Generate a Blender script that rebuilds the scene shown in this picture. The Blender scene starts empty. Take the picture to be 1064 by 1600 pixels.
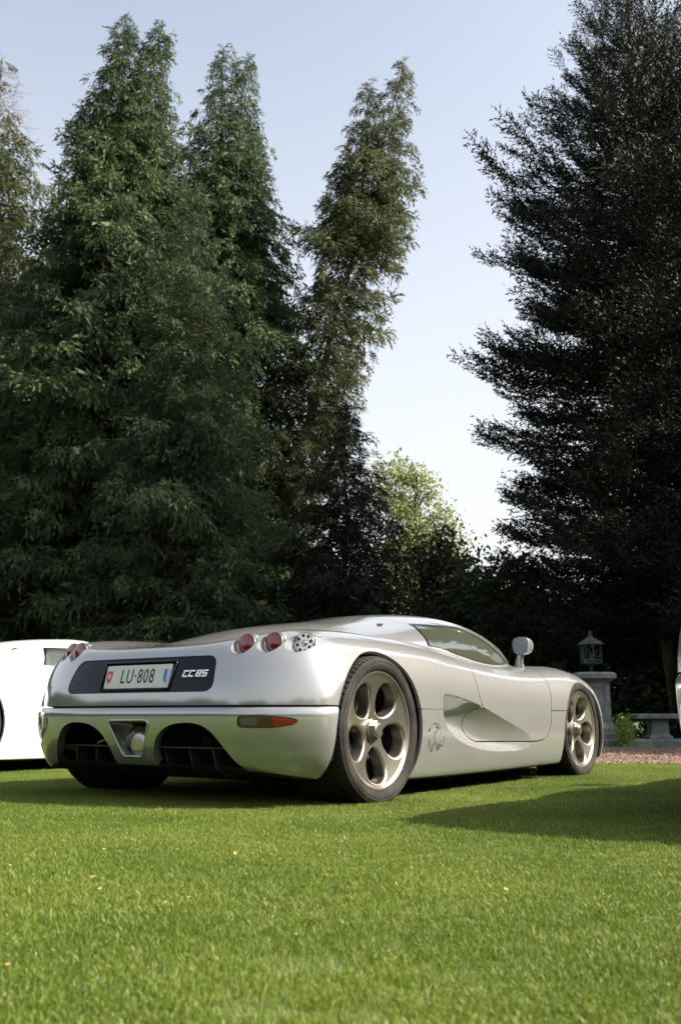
import bpy, bmesh, math, random
import numpy as np
from mathutils import Vector, Matrix

# ------------------------------------------------------------------ scene, camera, sky, sun
scene = bpy.context.scene
COL = scene.collection
rad = math.radians

CAM_H, CAM_TILT = 0.4111, 0.2023
cam_data = bpy.data.cameras.new('camera')
cam = bpy.data.objects.new('camera', cam_data)
COL.objects.link(cam)
cam.location = (0.0, 0.0, CAM_H)
cam.rotation_euler = (rad(90) + CAM_TILT, 0.0, 0.0)
cam_data.sensor_fit = 'VERTICAL'
cam_data.sensor_height = 36.0
cam_data.lens = 35.0
cam_data.clip_start = 0.05
cam_data.clip_end = 6000.0
cam_data.dof.use_dof = True
cam_data.dof.focus_distance = 5.0
cam_data.dof.aperture_fstop = 5.6
scene.camera = cam

SUN_AZ, SUN_EL = rad(99.0), rad(38.0)      # azimuth clockwise from the view direction
sun_dir = Vector((math.sin(SUN_AZ) * math.cos(SUN_EL), math.cos(SUN_AZ) * math.cos(SUN_EL), math.sin(SUN_EL)))
world = bpy.data.worlds.new('World')
scene.world = world
world.use_nodes = True
wn = world.node_tree
bg = wn.nodes['Background']
sky = wn.nodes.new('ShaderNodeTexSky')
sky.sky_type = 'NISHITA'
sky.sun_disc = False
sky.sun_elevation = SUN_EL
sky.sun_rotation = SUN_AZ
sky.altitude = 0.0
sky.air_density = 1.0
sky.dust_density = 5.0
sky.ozone_density = 0.0
hs = wn.nodes.new('ShaderNodeHueSaturation')
hs.inputs['Saturation'].default_value = 0.68
wn.links.new(sky.outputs[0], hs.inputs['Color'])
# hazy air low over the horizon, the same all round
tcw = wn.nodes.new('ShaderNodeTexCoord')
sxyz = wn.nodes.new('ShaderNodeSeparateXYZ')
wn.links.new(tcw.outputs['Generated'], sxyz.inputs[0])
mr = wn.nodes.new('ShaderNodeMapRange'); mr.interpolation_type = 'SMOOTHSTEP'
mr.inputs['From Min'].default_value = 0.0; mr.inputs['From Max'].default_value = 0.78
mr.inputs['To Min'].default_value = 0.92; mr.inputs['To Max'].default_value = 0.0
wn.links.new(sxyz.outputs['Z'], mr.inputs['Value'])
mxw = wn.nodes.new('ShaderNodeMix'); mxw.data_type = 'RGBA'
mxw.inputs['B'].default_value = (3.30, 3.36, 3.46, 1.0)
wn.links.new(mr.outputs[0], mxw.inputs['Factor'])
wn.links.new(hs.outputs[0], mxw.inputs['A'])
wn.links.new(mxw.outputs['Result'], bg.inputs[0])
bg.inputs[1].default_value = 0.126

sun_data = bpy.data.lights.new('sun', 'SUN')
sun_data.energy = 5.0
sun_data.angle = rad(0.6)
sun_data.color = (1.0, 0.92, 0.80)
sun = bpy.data.objects.new('sun', sun_data)
COL.objects.link(sun)
sun.location = (20, 5, 30)
sun.rotation_euler = (-sun_dir).to_track_quat('-Z', 'Y').to_euler()

scene.view_settings.view_transform = 'Standard'
scene.view_settings.look = 'None'
scene.view_settings.exposure = 1.33
scene.view_settings.gamma = 1.0
scene.view_settings.use_curve_mapping = False
scene.cycles.max_bounces = 8
scene.cycles.transparent_max_bounces = 12
scene.cycles.glossy_bounces = 4
scene.cycles.diffuse_bounces = 3
scene.cycles.transmission_bounces = 6
scene.cycles.caustics_reflective = False
scene.cycles.caustics_refractive = False
scene.cycles.use_denoising = True

rng = np.random.default_rng(7)

# ------------------------------------------------------------------ helpers: objects and tags
def tag(o, label=None, cat=None, group=None, kind=None):
    if label: o['label'] = label
    if cat: o['category'] = cat
    if group: o['group'] = group
    if kind: o['kind'] = kind
    return o

def empty(name, loc=(0, 0, 0), rz=0.0, parent=None):
    o = bpy.data.objects.new(name, None)
    o.empty_display_size = 0.3
    COL.objects.link(o)
    o.location = loc
    o.rotation_euler = (0, 0, rz)
    if parent: o.parent = parent
    return o

def link(name, me, mat=None, parent=None):
    o = bpy.data.objects.new(name, me)
    COL.objects.link(o)
    if mat is not None and not me.materials: me.materials.append(mat)
    if parent is not None: o.parent = parent
    return o

def raw_mesh(name, V, T, smooth=True):
    """numpy verts (N,3) and faces (M,k) -> mesh"""
    V = np.asarray(V, np.float32); T = np.asarray(T, np.int32)
    me = bpy.data.meshes.new(name)
    k = T.shape[1]
    me.vertices.add(len(V)); me.vertices.foreach_set('co', V.ravel())
    me.loops.add(T.size); me.loops.foreach_set('vertex_index', T.ravel())
    me.polygons.add(len(T))
    me.polygons.foreach_set('loop_start', np.arange(0, T.size, k, dtype=np.int32))
    me.update(calc_edges=True)
    me.validate(verbose=False)
    me.shade_smooth() if smooth else me.shade_flat()
    return me

def bm_mesh(name, bm, smooth=False, angle=None):
    me = bpy.data.meshes.new(name)
    bm.normal_update()
    bm.to_mesh(me); bm.free()
    if smooth: me.shade_smooth()
    if angle is not None:
        me.set_sharp_from_angle(angle=angle)
    return me

def bm_box(bm, c, s, rot=None, bevel=0.0, seg=2):
    m = Matrix.Translation(Vector(c))
    if rot is not None: m = m @ rot.to_4x4()
    r = bmesh.ops.create_cube(bm, size=1.0, matrix=m @ Matrix.Diagonal((s[0], s[1], s[2], 1.0)))
    if bevel:
        es = list({e for v in r['verts'] for e in v.link_edges})
        bmesh.ops.bevel(bm, geom=es, offset=bevel, segments=seg, affect='EDGES', profile=0.5)

def bm_cyl(bm, p0, p1, r0, r1=None, seg=24, cap=True):
    p0 = Vector(p0); p1 = Vector(p1); r1 = r0 if r1 is None else r1
    d = p1 - p0
    q = d.to_track_quat('Z', 'Y').to_matrix().to_4x4()
    bmesh.ops.create_cone(bm, cap_ends=cap, segments=seg, radius1=r0, radius2=r1, depth=d.length,
                          matrix=Matrix.Translation((p0 + p1) / 2) @ q)

def tube(points, radii, seg=8):
    """swept tube -> V, quads"""
    P = np.asarray(points, float); n = len(P)
    R = np.broadcast_to(np.asarray(radii, float), (n,))
    tan = np.gradient(P, axis=0); tan /= np.linalg.norm(tan, axis=1)[:, None] + 1e-9
    up = np.array([0.3, 0.2, 1.0]) if abs(tan[0, 2]) < .9 else np.array([1.0, .1, 0])
    V = []; a = np.linspace(0, 2 * np.pi, seg, endpoint=False)
    for i in range(n):
        u = np.cross(tan[i], up); u /= np.linalg.norm(u) + 1e-9
        v = np.cross(u, tan[i])
        V.append(P[i] + R[i] * (np.cos(a)[:, None] * u + np.sin(a)[:, None] * v))
    V = np.concatenate(V)
    Q = []
    for i in range(n - 1):
        for j in range(seg):
            Q.append((i * seg + j, i * seg + (j + 1) % seg, (i + 1) * seg + (j + 1) % seg, (i + 1) * seg + j))
    return V, np.array(Q)

# ------------------------------------------------------------------ helpers: materials
def mat_new(name):
    m = bpy.data.materials.new(name)
    m.use_nodes = True
    nt = m.node_tree
    return m, nt, nt.nodes['Principled BSDF']

def principled(name, base, rough=0.5, metal=0.0, **kw):
    m, nt, b = mat_new(name)
    b.inputs['Base Color'].default_value = (*base, 1.0)
    b.inputs['Roughness'].default_value = rough
    b.inputs['Metallic'].default_value = metal
    for k, v in kw.items():
        b.inputs[k.replace('_', ' ')].default_value = v
    return m

def add_noise_color(m, c1, c2, scale=5.0, detail=6.0, coords='Object', bump=0.0, bscale=None, stretch=None, lo=.35, hi=.65, dist=0.02):
    nt = m.node_tree; b = nt.nodes['Principled BSDF']
    tc = nt.nodes.new('ShaderNodeTexCoord')
    src = tc.outputs[coords]
    if stretch:
        mp = nt.nodes.new('ShaderNodeMapping'); mp.inputs['Scale'].default_value = stretch
        nt.links.new(src, mp.inputs[0]); src = mp.outputs[0]
    n = nt.nodes.new('ShaderNodeTexNoise'); n.inputs['Scale'].default_value = scale; n.inputs['Detail'].default_value = detail
    nt.links.new(src, n.inputs['Vector'])
    r = nt.nodes.new('ShaderNodeValToRGB')
    r.color_ramp.elements[0].position = lo; r.color_ramp.elements[0].color = (*c1, 1)
    r.color_ramp.elements[1].position = hi; r.color_ramp.elements[1].color = (*c2, 1)
    nt.links.new(n.outputs[0], r.inputs[0]); nt.links.new(r.outputs[0], b.inputs['Base Color'])
    if bump:
        n2 = nt.nodes.new('ShaderNodeTexNoise'); n2.inputs['Scale'].default_value = bscale or scale * 4; n2.inputs['Detail'].default_value = 5
        nt.links.new(src, n2.inputs['Vector'])
        bp = nt.nodes.new('ShaderNodeBump'); bp.inputs['Strength'].default_value = bump; bp.inputs['Distance'].default_value = dist
        nt.links.new(n2.outputs[0], bp.inputs['Height']); nt.links.new(bp.outputs[0], b.inputs['Normal'])
    return m

# ------------------------------------------------------------------ helpers: curves, polygons, implicit surface, clipping
def spl(xs, ys):
    """C1 cubic (Catmull-Rom tangents, monotone-limited) through the given points"""
    xs = np.array(xs, float); ys = np.array(ys, float)
    h = np.diff(xs); d = np.diff(ys) / h
    m = np.zeros_like(xs)
    m[1:-1] = (d[:-1] * h[1:] + d[1:] * h[:-1]) / (h[1:] + h[:-1])
    m[0] = d[0]; m[-1] = d[-1]
    def f(x):
        x = np.asarray(x, float)
        i = np.clip(np.searchsorted(xs, x) - 1, 0, len(h) - 1)
        t = np.clip((x - xs[i]) / h[i], -0.5, 1.5); hh = h[i]
        t2 = t * t; t3 = t2 * t
        return (2*t3 - 3*t2 + 1) * ys[i] + (t3 - 2*t2 + t) * hh * m[i] + (-2*t3 + 3*t2) * ys[i+1] + (t3 - t2) * hh * m[i+1]
    # smooth the interpolant a little so highlights flow
    g = np.linspace(xs[0] - .3, xs[-1] + .3, 1200); v = f(g)
    k = int(max(3, 0.10 * (np.median(h)) / (g[1] - g[0]) * 4)) | 1
    ker = np.hanning(k + 2)[1:-1]; ker /= ker.sum()
    vp = np.pad(v, k // 2, mode='reflect', reflect_type='odd')
    vs = np.convolve(vp, ker, mode='valid')
    return lambda x: np.interp(x, g, vs)

def smax(a, b, k):
    h = np.maximum(k - np.abs(a - b), 0.0) / k
    return np.maximum(a, b) + h * h * h * k / 6.0

def smin(a, b, k):
    return -smax(-a, -b, k)

def crom(pts, n=10, closed=True):
    P = np.array(pts, float); N = len(P); out = []
    rngi = range(N) if closed else range(N - 1)
    for i in rngi:
        if closed: p0, p1, p2, p3 = P[(i-1) % N], P[i], P[(i+1) % N], P[(i+2) % N]
        else: p0, p1, p2, p3 = P[max(i-1, 0)], P[i], P[i+1], P[min(i+2, N-1)]
        for t in np.linspace(0, 1, n, endpoint=False):
            out.append(.5 * ((2*p1) + (p2 - p0)*t + (2*p0 - 5*p1 + 4*p2 - p3)*t*t + (3*p1 - p0 - 3*p2 + p3)*t**3))
    if not closed: out.append(P[-1])
    return np.array(out)

def rpoly(pts, r, n=6):
    """polygon with rounded corners; r scalar or list"""
    P = np.array(pts, float); N = len(P); out = []
    rs = [r] * N if np.isscalar(r) else r
    for i in range(N):
        a, b, c = P[i-1], P[i], P[(i+1) % N]
        u = (a - b); v = (c - b); lu, lv = np.linalg.norm(u), np.linalg.norm(v); u /= lu; v /= lv
        d = min(rs[i] / max(math.tan(math.acos(np.clip(u @ v, -1, 1)) / 2), 1e-3), .48 * lu, .48 * lv)
        s, e = b + u * d, b + v * d
        for t in np.linspace(0, 1, n): out.append((1-t)**2 * s + 2*t*(1-t) * b + t*t * e)
    return np.array(out)

def sdf(poly, p):
    """signed distance (negative inside) of points p (N,2) to polygon"""
    poly = np.asarray(poly, float); p = np.asarray(p, float)
    lo = poly.min(0) - .15; hi = poly.max(0) + .15
    near = np.all((p > lo) & (p < hi), axis=1)
    out = np.full(len(p), .15)
    q = p[near]
    if len(q) == 0: return out
    d = np.full(len(q), 1e9); ins = np.zeros(len(q), bool)
    M = len(poly)
    for i in range(M):
        a = poly[i]; b = poly[(i+1) % M]; e = b - a
        w = q - a; t = np.clip((w @ e) / (e @ e + 1e-12), 0, 1)
        r = w - t[:, None] * e
        d = np.minimum(d, (r * r).sum(1))
        c = (a[1] > q[:, 1]) != (b[1] > q[:, 1])
        with np.errstate(divide='ignore', invalid='ignore'):
            xi = (b[0] - a[0]) * (q[:, 1] - a[1]) / (b[1] - a[1] + 1e-30) + a[0]
        ins ^= c & (q[:, 0] < xi)
    s = np.sqrt(d); s[ins] *= -1
    out[near] = s
    return out

class TM:
    """triangle mesh in car axes (x forward, y right, z up) with vertex normals"""
    def __init__(self, V, N, T): self.V, self.N, self.T = V, N, T
    def clip(self, g):
        """keep g<0"""
        V, N, T = self.V, self.N, self.T
        g = np.where(np.abs(g) < 1e-7, 1e-7, g)
        neg = g < 0; cnt = neg[T].sum(1)
        keep = T[cnt == 3]
        newV = [V]; newN = [N]; tris = [keep]; base = len(V)
        mix = T[(cnt == 1) | (cnt == 2)]
        if len(mix):
            c = neg[mix].sum(1)
            # rotate so that the odd vertex is first
            odd = np.where((c == 1)[:, None], neg[mix], ~neg[mix])
            k = odd.argmax(1); idx = (k[:, None] + np.arange(3)) % 3
            R = np.take_along_axis(mix, idx, 1)
            e1 = np.sort(R[:, [0, 1]], 1); e2 = np.sort(R[:, [0, 2]], 1)
            E = np.concatenate([e1, e2])
            U, inv = np.unique(E, axis=0, return_inverse=True)
            inv = inv.ravel()
            ga, gb = g[U[:, 0]], g[U[:, 1]]
            t = (ga / (ga - gb))[:, None]
            nv = V[U[:, 0]] * (1 - t) + V[U[:, 1]] * t
            nn = N[U[:, 0]] * (1 - t) + N[U[:, 1]] * t
            nn /= np.linalg.norm(nn, axis=1)[:, None] + 1e-12
            newV.append(nv); newN.append(nn)
            i1 = inv[:len(R)] + base; i2 = inv[len(R):] + base
            a = c == 1
            tris.append(np.stack([R[a, 0], i1[a], i2[a]], 1))
            b = ~a
            tris.append(np.stack([i1[b], R[b, 1], R[b, 2]], 1))
            tris.append(np.stack([i1[b], R[b, 2], i2[b]], 1))
        V2 = np.concatenate(newV); N2 = np.concatenate(newN); T2 = np.concatenate(tris)
        return TM(V2, N2, T2).compact()
    def compact(self):
        used = np.unique(self.T)
        m = np.full(len(self.V), -1); m[used] = np.arange(len(used))
        T = m[self.T]
        V = self.V[used]
        a = np.linalg.norm(np.cross(V[T[:, 1]] - V[T[:, 0]], V[T[:, 2]] - V[T[:, 0]]), axis=1) if len(T) else np.zeros(0)
        return TM(V, self.N[used], T[a > 1e-11])
    def boundary(self):
        T = self.T
        E = np.concatenate([T[:, [0, 1]], T[:, [1, 2]], T[:, [2, 0]]])
        S = np.sort(E, 1)
        U, first, cnt = np.unique(S, axis=0, return_index=True, return_counts=True)
        return E[first[cnt == 1]]
    def weld(self):
        """merge coincident verts (after clipping at shared vertices)"""
        key = np.round(self.V / 2e-5).astype(np.int64)
        _, first, inv = np.unique(key, axis=0, return_index=True, return_inverse=True)
        inv = inv.ravel()
        T = inv[self.T]
        ok = (T[:, 0] != T[:, 1]) & (T[:, 1] != T[:, 2]) & (T[:, 0] != T[:, 2])
        return TM(self.V[first], self.N[first], T[ok])
    def subdivide(self):
        T = self.T; n = len(self.V)
        E = np.sort(np.concatenate([T[:, [0, 1]], T[:, [1, 2]], T[:, [2, 0]]]), 1)
        U, inv = np.unique(E, axis=0, return_inverse=True); inv = inv.ravel() + n
        m = len(T); a, b, c = inv[:m], inv[m:2*m], inv[2*m:]
        nv = (self.V[U[:, 0]] + self.V[U[:, 1]]) / 2; nn = self.N[U[:, 0]] + self.N[U[:, 1]]; nn /= np.linalg.norm(nn, axis=1)[:, None] + 1e-12
        T2 = np.concatenate([np.stack([T[:, 0], a, c], 1), np.stack([a, T[:, 1], b], 1), np.stack([c, b, T[:, 2]], 1), np.stack([a, b, c], 1)])
        return TM(np.concatenate([self.V, nv]), np.concatenate([self.N, nn]), T2)
    def copy(self): return TM(self.V.copy(), self.N.copy(), self.T.copy())

def tm_mesh(name, tm, flange=0.0, fdir=None, use_normals=True, mirror_ok=True):
    """TM -> Blender mesh in car-local axes (X right, Y forward, Z up); flange folds the edges inward"""
    tm = tm.weld()
    V, N, T = tm.V, tm.N, tm.T
    if flange:
        B = tm.boundary()
        P, Q = V[B[:, 0]], V[B[:, 1]]
        if fdir is None: dp, dq = -N[B[:, 0]], -N[B[:, 1]]
        else: dp = dq = np.broadcast_to(np.asarray(fdir, float), P.shape)
        P2, Q2 = P + dp * flange, Q + dq * flange
        fn = np.cross(Q - P, dp); fn /= np.linalg.norm(fn, axis=1)[:, None] + 1e-12
        fn = -fn
        n0 = len(V); m = len(B)
        Vf = np.concatenate([P, Q, Q2, P2]); Nf = np.tile(fn, (4, 1))
        i = np.arange(m) + n0
        a, b, c, d = i, i + m, i + 2*m, i + 3*m
        Tf = np.concatenate([np.stack([b, a, d], 1), np.stack([b, d, c], 1)])
        V = np.concatenate([V, Vf]); N = np.concatenate([N, Nf]); T = np.concatenate([T, Tf])
    Vb = V[:, [1, 0, 2]]; Nb = N[:, [1, 0, 2]]; Tb = T[:, [0, 2, 1]]
    me = raw_mesh(name, Vb, Tb)
    if use_normals and len(me.vertices) == len(Nb):
        me.normals_split_custom_set_from_vertices(Nb.astype(np.float32))
    return me
# ------------------------------------------------------------------ the sports car: body surface as an implicit field
c_w0 = spl([-.9, -.6, -.3, 0, .4, .8, 1.4, 2.0, 2.66, 3.0, 3.25, 3.5], [.955, .972, .986, .995, .990, .978, .965, .960, .968, .950, .905, .80])
c_p = spl([-.1, .06, .12, .2, .3, .4, .5, .6, .65, .7, .75, .8, .85, .95], [-.09, -.055, -.036, -.017, -.004, 0, -.001, -.009, -.020, -.040, -.074, -.128, -.21, -.42])
c_Hf = spl([-.9, -.75, -.62, -.5, -.35, -.2, 0, .3, .6, .9, 1.2, 1.5, 1.8, 2.1, 2.4, 2.66, 2.9, 3.1, 3.3, 3.5, 3.7],
           [.66, .70, .748, .79, .818, .830, .836, .832, .822, .80, .778, .760, .750, .750, .757, .762, .738, .672, .555, .41, .27])
c_Hc = spl([-.9, -.7, -.56, -.4, -.16, .1, .44, .8, 1.2, 1.8, 2.2, 2.66, 3.0, 3.3, 3.55, 3.7],
           [.70, .728, .748, .768, .79, .80, .80, .79, .76, .72, .70, .655, .575, .47, .35, .26])
c_Rz = spl([-.1, .06, .12, .2, .3, .4, .46, .53, .6, .66, .71, .75, .80, .88, 1.0], [-.40, -.50, -.585, -.655, -.700, -.716, -.716, -.706, -.684, -.656, -.628, -.600, -.555, -.44, -.2])
c_Hr = spl([-.9, -.6, -.45, -.16, .11, .44, .63, .85, 1.1, 1.4, 1.7, 1.9, 2.06, 2.2, 2.45, 2.7, 3.0],
           [.62, .70, .755, .828, .888, .940, .964, .996, 1.036, 1.068, 1.078, 1.052, 1.01, .955, .855, .75, .60])
c_wc = spl([-.9, -.5, -.2, .1, .4, .7, 1.0, 1.3, 1.6, 1.9, 2.1, 2.3, 2.5, 2.8, 3.0], [.30, .42, .52, .61, .70, .775, .83, .85, .825, .765, .69, .56, .40, .25, .2])
c_zb = spl([-1.0, -.72, -.5, -.3, 0, 2.4, 2.8, 3.2, 3.6], [.215, .195, .150, .108, .10, .10, .105, .13, .17])
c_fz = spl([-.1, .1, .2, .3, .4, .5, .7], [3.34, 3.40, 3.44, 3.455, 3.44, 3.40, 3.3])

def field(P):
    x, y, z = P[:, 0], np.abs(P[:, 1]), P[:, 2]
    Hf = c_Hf(x); Hc = c_Hc(x)
    t = np.clip((y - .17) / .52, 0, 1); t = t * t * (3 - 2 * t)
    H = Hc + (Hf - Hc) * t
    s1 = y - (c_w0(x) + c_p(z / Hf * .845))
    s3 = (z - H) * .97
    s2 = (c_Rz(z) + .30 * np.power(y, 4.1) - x) * .88
    s5 = (x - (c_fz(z) - .42 * np.power(y, 3.2))) * .9
    s4 = c_zb(x) - z
    A = smax(s1, s3, .16)
    A = smax(A, s2, .035 + .11 * np.clip((y - .45) / .35, 0, 1) * np.clip((z - .5) / .25, 0, 1) + .03 * np.clip((y - .6) / .3, 0, 1))
    A = smax(A, s5, .10)
    A = smax(A, s4, .05)
    Hr = c_Hr(x); wc = c_wc(x); z0 = .66
    hh = np.maximum(Hr - z0, .02)
    q = np.power(np.power(y / wc, 2.1) + np.power(np.maximum(z - z0, 0) / hh, 2.1) + 1e-9, 1 / 2.2)
    C = (q - 1) * np.minimum(hh, .5) * .8
    C = np.where(Hr - z0 < .021, .3, C)
    C = smax(C, .58 - z, .05)
    C = smax(C, s2, .035)
    return smin(A, C, .010)

def grad(P, e=1e-3):
    G = np.zeros_like(P)
    for k in range(3):
        d = np.zeros(3); d[k] = e
        G[:, k] = field(P + d) - field(P - d)
    return G / (np.linalg.norm(G, axis=1)[:, None] + 1e-12)

def base_surface(nx=270, ny=54, nz=68):
    """half shell (y>=0) found by shooting rays from a box to an inner core, then mirrored"""
    xs = np.linspace(-.95, 3.7, nx); ys = np.linspace(0, 1.15, ny); zs = np.linspace(-.05, 1.25, nz)
    def grid(A, B, f): 
        a, b = np.meshgrid(A, B, indexing='ij'); return f(a, b).reshape(-1, 3), a.shape
    S = [grid(xs, zs, lambda a, b: np.stack([a, np.full_like(a, 1.15), b], -1)),
         grid(xs, ys, lambda a, b: np.stack([a, b, np.full_like(a, 1.25)], -1)),
         grid(xs, ys, lambda a, b: np.stack([a, b, np.full_like(a, -.05)], -1)),
         grid(ys, zs, lambda a, b: np.stack([np.full_like(a, -.95), a, b], -1)),
         grid(ys, zs, lambda a, b: np.stack([np.full_like(a, 3.7), a, b], -1))]
    Vs, Ts, off = [], [], 0
    for p, sh in S:
        i = np.arange(sh[0] * sh[1]).reshape(sh) + off
        a, b, c, d = i[:-1, :-1].ravel(), i[1:, :-1].ravel(), i[1:, 1:].ravel(), i[:-1, 1:].ravel()
        Ts.append(np.stack([a, b, c], 1)); Ts.append(np.stack([a, c, d], 1))
        Vs.append(p); off += len(p)
    B = np.concatenate(Vs); T = np.concatenate(Ts)
    # inner core: scaled copy of the box so the rays fan out evenly
    C = np.stack([-.18 + (B[:, 0] + .95) / 4.65 * 2.98, B[:, 1] / 1.15 * .30, .34 + (B[:, 2] + .05) / 1.3 * .12], 1)
    D = B - C
    lo = np.zeros(len(B)); hi = np.ones(len(B))
    st = np.linspace(0, 1, 29); f0 = np.full(len(B), -1.0)
    for k in range(len(st) - 1, -1, -1):          # outermost crossing
        pass
    last = np.zeros(len(B))
    for s in st:
        ins = field(C + D * s) < 0
        last = np.where(ins, s, last)
    lo = last; hi = np.minimum(last + st[1], 1)
    for _ in range(22):
        m = (lo + hi) / 2
        ins = field(C + D * m[:, None]) < 0
        lo = np.where(ins, m, lo); hi = np.where(ins, hi, m)
    V = C + D * ((lo + hi) / 2)[:, None]
    V[np.abs(B[:, 1]) < 1e-9, 1] = 0.0
    tm = TM(V, np.zeros_like(V), T).weld()
    V, T = tm.V, tm.T
    # mirror
    mid = V[:, 1] < 1e-6
    idx = np.arange(len(V)); mi = np.where(mid, idx, idx.copy())
    nonmid = np.where(~mid)[0]
    mi[nonmid] = len(V) + np.arange(len(nonmid))
    V2 = np.concatenate([V, V[nonmid] * [1, -1, 1]])
    T2 = np.concatenate([T, mi[T][:, [0, 2, 1]]])
    N = grad(V2)
    fn = np.cross(V2[T2[:, 1]] - V2[T2[:, 0]], V2[T2[:, 2]] - V2[T2[:, 0]])
    bad = (fn * N[T2].mean(1)).sum(1) < 0
    T2[bad] = T2[bad][:, [0, 2, 1]]
    return TM(V2, N, T2).compact()
# ------------------------------------------------------------------ the sports car: panels, glass, lamps, wheels
def canopy_gap(P):
    """negative where the greenhouse, positive where the lower body makes the surface"""
    x, y, z = P[:, 0], np.abs(P[:, 1]), P[:, 2]
    Hr = c_Hr(x); wc = c_wc(x); hh = np.maximum(Hr - .66, .02)
    q = np.power(np.power(y / wc, 2.1) + np.power(np.maximum(z - .66, 0) / hh, 2.1) + 1e-9, 1 / 2.2)
    C = (q - 1) * np.minimum(hh, .5) * .8
    Hf = c_Hf(x); Hc = c_Hc(x)
    t = np.clip((y - .17) / .52, 0, 1); t = t * t * (3 - 2 * t)
    A = np.maximum(y - (c_w0(x) + c_p(z / Hf * .845)), (z - (Hc + (Hf - Hc) * t)) * .97)
    return np.maximum(C - A, .62 - z)

def surf_y(x, z, n=40):
    """outer half width of the body at (x,z)"""
    x = np.atleast_1d(np.asarray(x, float)); z = np.atleast_1d(np.asarray(z, float))
    lo = np.full(x.shape, .3); hi = np.full(x.shape, 1.2)
    for _ in range(n):
        m = (lo + hi) / 2; ins = field(np.stack([x, m, z], 1)) < 0
        lo = np.where(ins, m, lo); hi = np.where(ins, hi, m)
    return lo

def surf_rear(y, z, n=40):
    """rearmost x of the body at (y,z)"""
    y = np.atleast_1d(np.asarray(y, float)); z = np.atleast_1d(np.asarray(z, float))
    lo = np.full(y.shape, -1.0); hi = np.full(y.shape, .2)
    for _ in range(n):
        m = (lo + hi) / 2; ins = field(np.stack([m, y, z], 1)) < 0
        hi = np.where(ins, m, hi); lo = np.where(ins, lo, m)
    return hi

AX_R, AX_F = (-.018, .345), (2.655, .26)
REAR_ARCH = np.array([(-.018 + .378 * math.cos(a), .345 + .378 * math.sin(a)) for a in np.linspace(rad(-46), rad(168), 60)]
                     + [(-.400, .36), (-.408, .25), (-.413, .18), (-.425, .02), (-.30, -.1), (.20, -.1), (.28, -.02)])
FRONT_ARCH = np.array([(2.655 + .382 * math.cos(a), .26 + .382 * math.sin(a)) for a in np.linspace(rad(-18), rad(178), 50)]
                      + [(2.262, .16), (2.235, .02), (2.3, -.1), (3.0, -.1), (3.04, .0)])
DOOR = np.concatenate([crom([(1.10, .80), (1.065, .72), (1.035, .62), (1.045, .53), (1.085, .468)], 8, False),
                       crom([(1.062, .462), (1.00, .432), (.985, .39), (.996, .345), (1.035, .296), (1.11, .268)], 8, False),
                       crom([(1.47, .263), (1.86, .258), (1.99, .282), (2.045, .335), (2.075, .41), (2.10, .53), (2.135, .649), (2.175, .70), (2.21, .74), (2.23, .80)], 8, False),
                       np.array([(2.1, .95), (1.2, .95)])])
SCOOP = crom([(.588, .470), (.594, .510), (.634, .530), (.72, .524), (.809, .511), (1.046, .472), (1.385, .388), (1.66, .320), (1.728, .292), (1.746, .255), (1.718, .218), (1.60, .2085), (1.308, .209), (1.1, .222), (.923, .247), (.78, .283), (.682, .323), (.618, .368), (.592, .42)], 8)
WIN = rpoly([(1.045, .949), (1.49, .957), (1.60, .895), (1.86, .72), (1.20, .70), (.82, .74), (.958, .89)], [.012, .03, .3, .01, .3, .015, .05], 6)
WINS = rpoly([(1.032, .957), (1.055, .960), (1.50, .969), (1.625, .90), (1.92, .71), (1.20, .69), (.80, .74), (.950, .891)], [.006, .012, .03, .3, .01, .3, .015, .05], 6)
BLACKP = rpoly([(-.505, .522), (.505, .522), (.470, .690), (-.470, .690)], [.05, .05, .062, .062], 8)
PLATEH = rpoly([(-.232, .536), (.232, .536), (.238, .669), (-.238, .669)], .006, 4)
DIFF = np.array([(.132, .0), (.136, .2)] + list(crom([(.140, .235), (.160, .285), (.20, .335), (.262, .368), (.34, .381), (.425, .378), (.492, .352), (.545, .298), (.60, .215), (.645, .165)], 6, False)) + [(.69, .12), (.70, .0)])
EXH = rpoly([(-.142, .392), (.142, .392), (.066, .222), (-.066, .222)], [.022, .022, .03, .03], 6)
REFL = crom([(.640, .387), (.644, .408), (.66, .415), (.72, .416), (.79, .4135), (.86, .405), (.885, .389), (.86, .372), (.79, .3605), (.72, .359), (.66, .360), (.644, .367)], 6)
LAMPS = [(.574, .745), (.697, .750), (.813, .748)]
LAMP_R = .0570
LAMP_AX = []
for _k, (_y, _z) in enumerate(LAMPS):
    _x = surf_rear(_y, _z)[0]
    _n = grad(np.array([[_x, _y, _z]]))[0]
    _a = _n * .14 + np.array([-.86, 0, 0]); LAMP_AX.append(_a / np.linalg.norm(_a))

def sel_side(f, P, y0=.5):
    return np.maximum(f, y0 - np.abs(P[:, 1]))

def split(tm, g, gap=0.0):
    return tm.clip(g + gap), tm.clip(-g + gap)

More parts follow.
